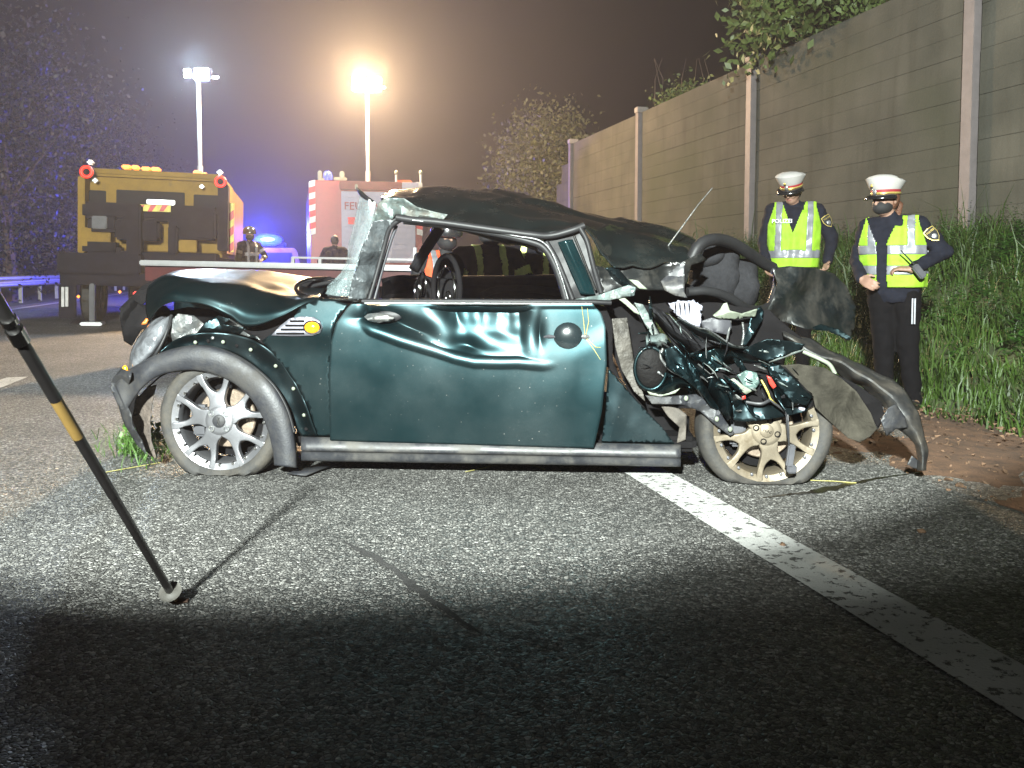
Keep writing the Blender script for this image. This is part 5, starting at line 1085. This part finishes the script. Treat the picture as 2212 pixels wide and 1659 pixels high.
hd_ = dict(pel=(0, .05, .42), neck=(0, -.06, 1.04), head=(0, -.10, 1.19), shL=(.20, -.03, .98), shR=(-.20, -.03, .98), elL=(.30, -.14, .74), elR=(-.30, -.14, .74), wrL=(.10, -.30, .70), wrR=(-.12, -.30, .66),
           hipL=(.10, .02, .42), hipR=(-.10, .02, .42), knL=(.16, -.34, .44), knR=(-.16, -.28, .40), anL=(.15, -.12, .09), anR=(-.15, -.05, .09))
def up(d, z): return {k: (v[0], v[1], v[2] + (z if k not in ('anL', 'anR') else 0)) for k, v in d.items()}
FO = dict(jacket=M_TURN, trousers=M_TURN, stripes=M_LIME, head='helmet')
for u, Y, rz, z, lab in ((1050, 6.5, .35, .07, "crouching firefighter with lime-striped sleeves seen through the front of the door window"), (1165, 6.7, -.3, .09, "crouching firefighter with lime belt band seen through the rear of the door window")):
    p = at(u, 600, Y); p.z = 0
    person("person", lab, "person", p, rz, up(hd_, z), FO, tilt=.4, vox=.010, group="firefighters behind the wreck")
p = at(955, 600, 7.6); p.z = 0
person("person", "kneeling rescuer in orange-red vest glimpsed behind the far windscreen pillar", "person", p, .5, up(hd_, .06), dict(jacket=M_BLACK, trousers=M_TURN, vest=(-.45, (.004, .1, 0)), bands=[(-.4, -.34)], vestmat=M_ORANGE, head='helmet'), tilt=.3, vox=.010)
for u, Y, rz, hm_, lab, g in ((540, 18.5, .8, 'helmet', "firefighter in dark gear standing between recovery truck and blue beacon", 0), (702, 21, 2.6, 'helmety', "firefighter with pale luminous helmet in front of the fire engine's striped corner", 0), (724, 17.5, 3.4, None, "bare-headed dark-clad rescuer in front of the fire engine's white shutter", 0)):
    p = at(u, 600, Y); p.z = 0
    person("person", lab, "person", p, rz, dict(elL=(.30, -.1, 1.18), wrL=(.12, -.28, 1.12)), dict(jacket=M_TURN, trousers=M_TURN, stripes=M_REFL if hm_ else None, head=hm_, hair=None if hm_ else M_HAIRD), vox=.014, sc=1.03 if hm_ else .93)
# ================================================================== VEHICLES AND LAMPS
M_YEL = mat("dull_yellow_truck_paint", (.25, .145, .02), .6, 0, .2, 4, spec=.15, dirt=((.10, .08, .06), 3, .55, .8)); M_BODY = mat("charcoal_equipment", (.011, .010, .016), .8, 0, .3, 6, spec=.08)
M_GLASSD = mat("dark_cab_glass", (.005, .006, .010), .5, spec=.06); M_REDP = mat("fire_red_paint", (.20, .015, .013), .4, coat=.4, var=.12); M_SHUT = mat("pale_roller_shutter", (.26, .26, .32), .6, .1, .08, 5)
M_RW = mat("white_retro_stripe", (.48, .46, .44), .5); M_RR = mat("red_retro_stripe", (.50, .03, .03), .5); M_RY = mat("yellow_retro_stripe", (.62, .50, .06), .5)
E_RED = mat("lit_red_lamp", (.6, .02, .01), .4, emit=(1, .03, .012), estr=1.5); E_AMB = mat("lit_amber_lamp", (.8, .3, .02), .4, emit=(1, .24, .01), estr=2.0)
E_WHT = mat("lit_white_lamp", (.9, .9, .9), .4, emit=(.85, .93, 1), estr=12.); E_WRM = mat("lit_warm_lamp", (.9, .8, .6), .4, emit=(1, .62, .25), estr=12.); E_BLU = mat("lit_blue_beacon_halo", (.05, .1, .9), .3, emit=(.0, .012, 1), estr=2.2)
E_BLUC = mat("lit_blue_core", (.3, .5, 1), .3, emit=(.25, .6, 1), estr=2.5)
M_BLUE = mat("unlit_blue_dome", (.05, .08, .5), .2, coat=1.); M_ALU = mat("aluminium_profile", (.50, .50, .50), .4, .6, .1)
def wheelset(e, xs, ys, r=.48, w=.28):
    for x in xs:
        for y in ys:
            m_ = MB().lathe([(r * .55, -w / 2), (r * .9, -w / 2), (r, -w * .35), (r, w * .35), (r * .9, w / 2), (r * .55, w / 2)], 28, None, True); m_.v = [Matrix.Rotation(math.pi / 2, 3, 'Y') @ v + Vector((x, y, r)) for v in m_.v]; wh = m_.build("wheel", M_TYRE, e, 40)
            m_ = MB().lathe([(.001, -w * .25), (r * .56, -w * .3), (r * .56, w * .3), (.001, w * .25)], 20); m_.v = [Matrix.Rotation(math.pi / 2, 3, 'Y') @ v + Vector((x, y, r)) for v in m_.v]; m_.build("rim", M_STEEL, wh, 40)
# ---------- yellow recovery truck, seen from behind
K = 15.2 / F
tr = empty("recovery_truck", (at(313, 600, 15.2).x, 15.2, 0), PSI, 0, rad(1.6)); tag(tr, "yellow recovery truck seen from behind with ring-shaped red lamps and amber light bars", "truck")
def tk(x, y): u, v = rT(x, y); return ((u - 313) * K, CAM_H + (HZ - (v - (u - 313) * .055)) * K)
def tbox(nm, x0, y0, x1, y1, ya, yb, m, par=tr, bev=.015):
    a, b = tk(x0, (y0 + y1) / 2), tk(x1, (y0 + y1) / 2); z0 = tk((x0 + x1) / 2, y1)[1]; z1 = tk((x0 + x1) / 2, y0)[1]
    return MB().box(((a[0] + b[0]) / 2, (ya + yb) / 2, (z0 + z1) / 2), (abs(b[0] - a[0]), abs(yb - ya), abs(z1 - z0)), bev=min(bev, abs(b[0] - a[0]) / 3, abs(z1 - z0) / 3, abs(yb - ya) / 3)).build(nm, m, par)
cab = tbox("cab_body", 215, 200, 1465, 960, .9, 6.2, M_YEL, bev=.08)
tbox("cab_roof", 240, 175, 1440, 245, .75, 3.2, M_YEL, bev=.06)
tbox("cab_post", 190, 230, 250, 920, .55, .95, M_YEL); tbox("cab_post", 1395, 310, 1490, 930, .55, .95, M_BODY)
for a in ((250, 345, 395, 480), (485, 355, 1085, 640), (1165, 395, 1390, 560)): tbox("window", *a, .86, .92, M_GLASSD, bev=.01)
tbox("equipment_rack", 235, 490, 1400, 640, .45, .85, M_BODY, bev=.05); tbox("winch_drum", 300, 600, 560, 740, .25, .7, M_BODY, bev=.06); tbox("tool_box", 520, 640, 900, 820, .30, .75, M_BODY, bev=.04); tbox("tool_box", 980, 560, 1390, 820, .30, .8, M_BODY, bev=.04)
tbox("crane_arm", 640, 500, 760, 960, .1, .5, M_BODY, bev=.03); tbox("crane_arm", 990, 700, 1070, 960, .1, .5, M_BODY, bev=.03)
tbox("grey_panel", 345, 600, 470, 715, .20, .26, M_GREYP); tbox("mudguard", 260, 830, 580, 960, .2, .7, M_BODY, bev=.08); tbox("yellow_locker", 235, 700, 480, 900, .4, .85, M_YEL); tbox("yellow_locker", 1075, 830, 1230, 940, .2, .5, M_YEL)
tbox("number_panel", 785, 455, 1030, 500, .38, .42, M_ALU)
sb = tbox("striped_board", 715, 503, 995, 562, .36, .40, M_RY, bev=.003)
for k in range(3):
    x0 = 715 + k * 100; a, b, c, d = tk(x0 - 5 + 15, 503), tk(x0 + 60, 503), tk(x0 + 20, 562), tk(x0 - 30 + 12, 562)
    vs = [(p[0], .352, p[1]) for p in (a, b, c, d)]; solid(mk("stripe", vs, [(0, 1, 2, 3)], M_RR, sb), .003)
ss = tbox("side_stripe", 1488, 470, 1530, 940, .9, .98, M_RY, bev=.003)
for k in range(3):
    y0 = 545 + k * 150; a, b, c, d = tk(1488, y0 + 25), tk(1530, y0 - 10), tk(1530, y0 + 70), tk(1488, y0 + 105); solid(mk("stripe", [(p[0], .892, p[1]) for p in (a, b, c, d)], [(0, 1, 2, 3)], M_RR, ss), .003)
def ring(nm, x, y, r, m, par=tr, yy=.5):
    p = tk(x, y); pts = [Vector((p[0] + r * math.cos(a), yy, p[1] + r * math.sin(a))) for a in np.linspace(0, 2 * math.pi, 25)]; o = MB().tube(pts, r * .34, 8, cap=False).build(nm, m, par, 60)
    m_ = MB().lathe([(.001, .02), (r * 1.35, .02), (r * 1.4, -.05), (.001, -.06)], 20); m_.v = [Matrix.Rotation(math.pi / 2, 3, 'X') @ v + Vector((p[0], yy + .02, p[1])) for v in m_.v]; m_.build("lamp_housing", M_BODY, o); return o
ring("tail_lamp", 270, 195, .085, E_RED); ring("tail_lamp", 1420, 288, .080, E_RED)
for a in ((528, 110, 605, 145), (612, 114, 674, 150), (698, 128, 775, 162), (782, 132, 860, 168), (1158, 162, 1238, 200), (1244, 182, 1282, 205)): tbox("amber_beacon", *a, .85, 1.1, E_AMB, bev=.02)
tbox("beacon_bar", 390, 160, 880, 185, 1.0, 1.15, M_GREYP); tbox("beacon_bar", 1140, 205, 1300, 225, 1.0, 1.15, M_GREYP)
for a in ((258, 80, 315, 122), (1382, 172, 1436, 218), (305, 245, 352, 288), (1228, 308, 1270, 345)): tbox("work_lamp", *a, .6, .75, M_ALU, bev=.03)
tbox("chassis", 330, 930, 1400, 1250, .3, 7.5, M_BODY); tbox("rear_deck_plate", 105, 935, 782, 1115, -.15, .3, M_BODY, bev=.03); tbox("underlift_beam", 110, 1110, 900, 1220, .0, .3, M_BODY)
for a in ((128, 1222, 152, 1395), (160, 1222, 184, 1395)): tbox("reflector_strip", *a, -.04, .0, M_RW, bev=.004)
tbox("mud_flap", 100, 1200, 240, 1500, .02, .08, M_BODY); tbox("mud_flap", 1180, 1200, 1400, 1480, .02, .08, M_BODY); tbox("support_leg", 358, 1200, 402, 1545, -.1, .05, M_GREYP); tbox("leg_foot", 300, 1535, 478, 1565, -.25, .1, M_ALU)
for x, y, m_ in ((265, 1310, E_AMB), (602, 1280, E_AMB), (735, 1308, E_RED), (840, 1300, E_RED)):
    s_ = 1 if m_ is E_AMB else (2.0 if x < 800 else 2.6); tbox("marker_lamp", x - 14 * s_ * .8, y - 14 * s_, x + 14 * s_ * .8, y + 14 * s_, -.06, 0, m_, bev=.02)
wheelset(tr, (-1.02, 1.02), (1.0, 5.6), .46, .30)
# ---------- fire engine
Kf = 20.5 / F
fe = empty("fire_engine", (at(793, 600, 20.5).x, 20.5, 0), PSI); tag(fe, "red fire engine seen from behind with white shutter and striped corner", "fire engine")
def fk(x, y): u, v = rF(x, y); return ((u - 793) * Kf, CAM_H + (HZ - (v - (u - 793) * .03)) * Kf)
def fbox(nm, x0, y0, x1, y1, ya, yb, m, par=fe, bev=.015):
    a, b = fk(x0, (y0 + y1) / 2), fk(x1, (y0 + y1) / 2); z0 = fk((x0 + x1) / 2, y1)[1]; z1 = fk((x0 + x1) / 2, y0)[1]
    return MB().box(((a[0] + b[0]) / 2, (ya + yb) / 2, (z0 + z1) / 2), (abs(b[0] - a[0]), abs(yb - ya), abs(z1 - z0)), bev=min(bev, abs(b[0] - a[0]) / 3, abs(z1 - z0) / 3, abs(yb - ya) / 3)).build(nm, m, par)
fbox("body", 1125, 1030, 1955, 1760, .06, 6.6, M_REDP, bev=.06)
fbox("top_beam", 1340, 1035, 1800, 1100, -.04, .10, mat("dark_red_trim", (.10, .012, .012), .5)); fbox("top_panel", 1800, 1045, 1925, 1095, -.04, .10, M_SHUT)
sh = fbox("roller_shutter", 1352, 1112, 1900, 1640, .0, .05, M_SHUT, bev=.005)
for k in range(12): fbox("slat", 1356, 1118 + k * 43, 1896, 1118 + k * 43 + 39, -.012, .0, M_SHUT, sh, .004)
z = fk(1480, 1218)[1]; text("lettering", "FEUERWEHR", .25, mat("dark_red_lettering", (.16, .008, .008), .6), Matrix.Translation((fk(1600, 1218)[0], -.016, z)) @ Matrix.Rotation(math.pi / 2, 4, 'X'), fe, .004)
fbox("emblem_block", 1400, 1310, 1450, 1350, -.02, -.012, M_RR, bev=.003); fbox("emblem_block", 1396, 1298, 1455, 1310, -.02, -.012, M_RR, bev=.003)
for k in range(9):
    y0 = 1018 + k * 44; a, b, c, d = fk(1120, y0 + 12), fk(1165, y0), fk(1163, y0 + 44), fk(1117, y0 + 56); solid(mk("corner_stripe", [(p[0], .04, p[1]) for p in (a, b, c, d)], [(0, 1, 2, 3)], M_RW if k % 2 == 0 else M_RR, fe), .01)
    a, b, c, d = fk(1912, y0 + 20), fk(1957, y0 + 32), fk(1957, y0 + 76), fk(1912, y0 + 64); solid(mk("corner_stripe", [(p[0], .04, p[1]) for p in (a, b, c, d)], [(0, 1, 2, 3)], M_RW if k % 2 == 0 else M_RR, fe), .01)
p = fk(1258, 985); MB().lathe([(.11, -.09), (.115, .0), (.10, .07), (.06, .115), (.001, .125)], 20, Matrix.Translation((p[0], .3, p[1]))).build("beacon_dome", M_BLUE, fe, 60)
for a in ((1185, 945, 1215, 1020), (1190, 1000, 1240, 1022), (1345, 950, 1380, 1020), (1300, 995, 1400, 1022)): fbox("roof_fitting", *a, .2, .5, M_CREAM, bev=.02)
fbox("orange_float", 1768, 1022, 1882, 1048, .1, .7, M_ORANGE, bev=.04)
for x in (1762, 1948):
    a, b = fk(x, 968), fk(x, 1045); MB().tube([(a[0], .1, b[1]), (a[0], .1, a[1])], .028, 8).build("corner_rod", M_ALU, fe); MB().ell((a[0], .1, a[1]), (.045, .045, .06), n=8).build("rod_lamp", M_CREAM, fe)
p = fk(1462, 1075); MB().box((p[0], -.06, p[1]), (.07, .05, .12), bev=.015).build("rear_lamp", M_CREAM, fe)
fbox("rear_step", 1150, 1700, 1930, 1740, -.3, .1, M_ALU); wheelset(fe, (-1.05, 1.05), (1.2, 5.2), .5, .32)
# ---------- police van with blue light bar, farther up the road
pv_ = empty("emergency_car", (at(585, 600, 30).x, 30.3, 0), PSI); tag(pv_, "far emergency car with glowing blue light bar and red and yellow chevrons", "car")
m_ = MB().prism([(-.95, .35), (-.93, .95), (-.80, 1.55), (-.70, 1.66), (.70, 1.66), (.80, 1.55), (.93, .95), (.95, .35)], 0, 4.2); m_.build("body", mat("dark_blue_red_body", (.10, .012, .02), .4, coat=.5), pv_)
m_ = MB().prism([(-.72, 1.02), (-.62, 1.5), (.62, 1.5), (.72, 1.02)], -.012, .01); m_.build("rear_window", M_GLASSD, pv_)
for k in range(8):
    x = -.88 + k * .22; solid(mk("chevron", [(x, -.006, .82), (x + .14, -.006, .82), (x + .22, -.006, .97), (x + .08, -.006, .97)], [(0, 1, 2, 3)], M_RY if k % 2 else M_RW, pv_), .004)
lb = MB().box((-.1, .8, 1.78), (1.15, .3, .16), bev=.06).build("light_bar", M_BODY, pv_); bp = BLUE_LAMP
MB().ell((-.17, .62, 1.94), (.50, .18, .22), n=16).build("blue_lamp_halo", E_BLU, pv_, 60); MB().ell((-.17, .43, 1.96), (.24, .05, .07), n=12).build("lamp_core", E_BLUC, pv_, 60)  # glowing ellipsoid oversized to stand for the beacon's halo, core in front
wheelset(pv_, (-.85, .85), (.7, 3.4), .33, .22)
# ---------- low flat trailer behind the bonnet
ta = at(303, 566, 9.6); tb_ = at(800, 576, 9.2); tl = empty("flat_trailer", ((ta.x + tb_.x) / 2, 9.5, 0)); tag(tl, "low flat trailer with pale metal edge standing behind the car bonnet", "trailer")
def tp_(v): return Vector(v) - Vector(tl.location)
dx = (tb_ - ta); L_ = dx.length; an = math.atan2(dx.y, dx.x); an2 = math.asin(dx.z / L_); Rr = Matrix.Rotation(an, 3, 'Z') @ Matrix.Rotation(-an2, 3, 'Y'); c0 = (ta + tb_) / 2
def trb(nm, x0, x1, y0, y1, z0, z1, m, bev=.008):
    m_ = MB().box(((x0 + x1) / 2, (y0 + y1) / 2, (z0 + z1) / 2), (x1 - x0, y1 - y0, z1 - z0), bev=bev); m_.v = [tp_(Rr @ v + c0) for v in m_.v]; return m_.build(nm, m, tl)
h = L_ / 2
trb("edge_rail", -h, h + .6, -.03, .03, -.035, .022, M_ALU, .012); trb("deck", -h + .03, h + .6, .04, 2.0, -.06, -.03, M_BODY); trb("side_beam", -h + .05, h + .6, .0, .06, -.20, -.05, mat("dull_red_frame", (.06, .012, .012), .5)); trb("rear_rail", -h + .9, h + .2, 1.9, 1.93, .075, .10, M_ALU, .006)
for x in (-h + .92, 0, h - .05): trb("stanchion", x - .02, x + .02, 1.9, 1.94, -.06, .24 if x > .5 else .09, M_ALU, .005)
trb("axle_frame", -h + .4, h, .3, 1.7, -.34, -.2, M_BODY); 
for x in (-.4, .5):
    for y in (.25, 1.75):
        m_ = MB().lathe([(.001, -.09), (.28, -.09), (.31, -.05), (.31, .05), (.28, .09), (.001, .09)], 24); m_.v = [Matrix.Rotation(math.pi / 2, 3, 'X') @ v + Vector((x, y, 0)) for v in m_.v]; m_.v = [tp_(Matrix.Rotation(an, 3, 'Z') @ v + Vector((c0.x, c0.y, .31))) for v in m_.v]; m_.build("wheel", M_TYRE, tl, 40)
for x in (-.4, .5): trb("wheel_strut", x - .04, x + .04, .2, 1.8, -.62, -.3, M_BODY)
# ---------- floodlight masts
def mast(nm, label, p, base, heads, m_e):
    e = empty(nm, base); tag(e, label, "light mast"); q = Vector(p) - Vector(base)
    MB().tube([(0, 0, 0), (0, 0, q.z * .36)], .075, 12).build("mast_section", M_ALU, e); MB().tube([(0, 0, q.z * .36), (0, 0, q.z * .62)], .06, 12).build("mast_section", M_ALU, e); MB().tube([(0, 0, q.z * .62), (0, 0, q.z - .1)], .045, 12).build("mast_section", M_ALU, e)
    MB().box((0, 0, .06), (.7, .7, .12), bev=.02).build("mast_foot", M_BODY, e)
    MB().box((q.x, .05, q.z - .06), (heads[-1][0] - heads[0][0] + .3, .05, .05), bev=.01).build("cross_bar", M_ALU, e)
    for (x, z, w, h_) in heads:
        hd2 = MB().box((x, .02, q.z + z), (w, .16, h_), Matrix.Rotation(.15, 3, 'X'), .02).build("lamp_head", M_BODY, e)
        MB().box((x, -.075, q.z + z), (w * .88, .02, h_ * .82), Matrix.Rotation(.15, 3, 'X'), .006).build("lamp_lens", m_e, hd2)
b_ = WHITE_LAMP.copy(); b_.z = 0; b_.x = at(433, 400, 19).x; mast("light_mast", "tall mast with bright cold-white floodlights behind the recovery truck", WHITE_LAMP, b_, [(-.20, .0, .17, .20), (.10, -.02, .34, .30)], E_WHT)
b_ = WARM_LAMP.copy(); b_.z = 0; b_.x = at(795, 400, 21).x; b_.y = 21.0
mast("light_mast", "tall mast with glowing orange floodlights rising from the fire engine", WARM_LAMP, b_, [(-.19, 0, .34, .36), (.19, 0, .34, .36)], E_WRM)
# ================================================================== SMALL THINGS
# walking pole leaning into the picture, resting on its tip
tip = gp(382, 1302); hi = at(-60, 560, 1.62); pole = empty("walking_pole", tip); tag(pole, "black walking pole with yellow-brown band and pale basket leaning in from the left", "walking pole")
d = (hi - tip); n_ = d.normalized()
def on(t): return d * t
MB().tube([n_ * .055, on(.42)], .0115, 12).build("lower_shaft", mat("black_carbon", (.010, .009, .009), .3, coat=.5), pole, 60)
MB().tube([on(.42), on(.72)], .0125, 12).build("middle_shaft", _mc["black_carbon"], pole, 60); MB().tube([on(.70), on(1.05)], .0135, 12).build("upper_shaft", _mc["black_carbon"], pole, 60)
MB().tube([on(.60), on(.715)], .0131, 12).build("colour_band", mat("yellow_brown_print", (.16, .10, .03), .4), pole, 60); MB().tube([on(.835), on(.862)], .018, 12).build("clamp", M_CHROME, pole, 60); MB().tube([on(.875), on(.885)], .017, 12).build("clamp", M_CHROME, pole, 60)
q = n_.to_track_quat('Z', 'Y').to_matrix().to_4x4()
MB().lathe([(.009, .070), (.022, .062), (.031, .066), (.032, .069), (.022, .067), (.009, .078)], 28, q, True).build("basket", mat("pale_grey_basket", (.09, .085, .075), .6), pole, 60)
MB().lathe([(.001, .0), (.004, .001), (.0055, .02), (.009, .055), (.001, .058)], 16, q).build("tip", mat("tan_rubber_tip", (.22, .14, .07), .6), pole, 60)
# dark foot pad under the tip
m_ = MB().ell((0, 0, 0), (.03, .014, .007), n=10); m_.v = [v * (1 + .4 * mnoise.noise(v * 90)) + Vector((.004, 0, .006)) for v in m_.v]; m_.build("tip_pad", mat("dirty_rubber_pad", (.05, .025, .015), .8), pole, 40)
# grass torn up by the front bumper, grass stuck in the door handle, straws on the road
P, H, Wd = [], [], []
g0 = gp(400, 1008)
for k in range(420):
    q_ = gp(random.gauss(300, 42), random.gauss(990, 14)); 
    if q_.y < 4.0: q_.y = 4.0 + random.random() * .2
    P.append(tuple(q_ + Vector((0, random.uniform(0, .1), random.uniform(0, .06))))); H.append(random.uniform(.04, .15)); Wd.append(random.uniform(.0015, .0035))
gc = blades("grass_clump", P, H, Wd, M_GRASS2, 1.7, 9); tag(gc, "clump of torn fresh grass caught under the front bumper", "grass clump")
lv, _ = leaves("leaf_clump", tuple(gp(290, 985) + Vector((0, .1, .07))), (.16, .08, .06), 260, .045, M_GRASS2, None, 14, 4); tag(lv, "small torn green leaves lying in the grass under the bumper", "leaves", kind="stuff")
st_ = empty("grass_stalks", car.location + cG(1550, 305, -.02)); tag(st_, "few grass stalks wedged behind the round door handle", "grass stalks"); o_ = st_.location - car.location
for pts in ([(1552, 300, -.016), (1545, 220, -.02), (1535, 140, -.02)], [(1555, 310, -.018), (1600, 370, -.03), (1635, 425, -.03)], [(1560, 308, -.018), (1610, 358, -.03), (1660, 360, -.02)], [(1556, 300, -.018), (1572, 220, -.02), (1565, 150, -.02)]):
    MB().tube([cG(*p) - o_ for p in pts], [.0022, .002, .001], 5).build("stalk", M_STRAW, st_)
for k, (pts, lab) in enumerate([([(1005, 1022), (1060, 1010), (1085, 1003)], "dry straw on the asphalt below the middle of the sill"), ([(1130, 1004), (1160, 1010), (1178, 1018)], "short bent straw below the rear half of the sill"), ([(1745, 1040), (1800, 1042), (1850, 1046)], "green grass stalk lying beside the rear tyre"), ([(220, 1024), (300, 1010), (345, 1002)], "thin straw beside the front tyre")]):
    m_ = MB().tube([gp(*p) + Vector((0, 0, .006)) for p in pts], .002, 5); s2 = m_.build("straw", M_STRAW, None); tag(s2, lab, "straw")
# shards and scraps thrown onto the road
for k, (u, v, s_, lab) in enumerate([(2075, 1052, .02, "small clod of earth on the shoulder, nearest the right edge"), (2050, 1060, .012, "tiny clod of earth left of the larger clod on the shoulder"), (1690, 1180, .012, "dark crumb on the asphalt right of the white line"), (1990, 1150, .014, "dark crumb on the shoulder below the bumper's tip")]):
    m_ = MB().ell((0, 0, 0), (s_, s_ * .8, s_ * .6), n=8); m_.v = [q_ * (1 + .5 * mnoise.noise(q_ * 70 + Vector((k, 0, 0)))) + gp(u, v) + Vector((0, 0, s_ * .4)) for q_ in m_.v]; tag(m_.build("earth_clod", M_CLOD, None, 30), lab, "clod")
# black scrap of plastic under the end of the front arch trim
m_ = MB().add([gp(620, 1030), gp(680, 1012), gp(735, 1008), gp(690, 1022), gp(660, 1034)], [(0, 1, 2, 3, 4)]); m_.v = [q_ + Vector((0, 0, .012)) for q_ in m_.v]; tag(solid(m_.build("plastic_scrap", M_PLAS, None), .006), "black plastic scrap lying behind the front wheel", "plastic scrap")
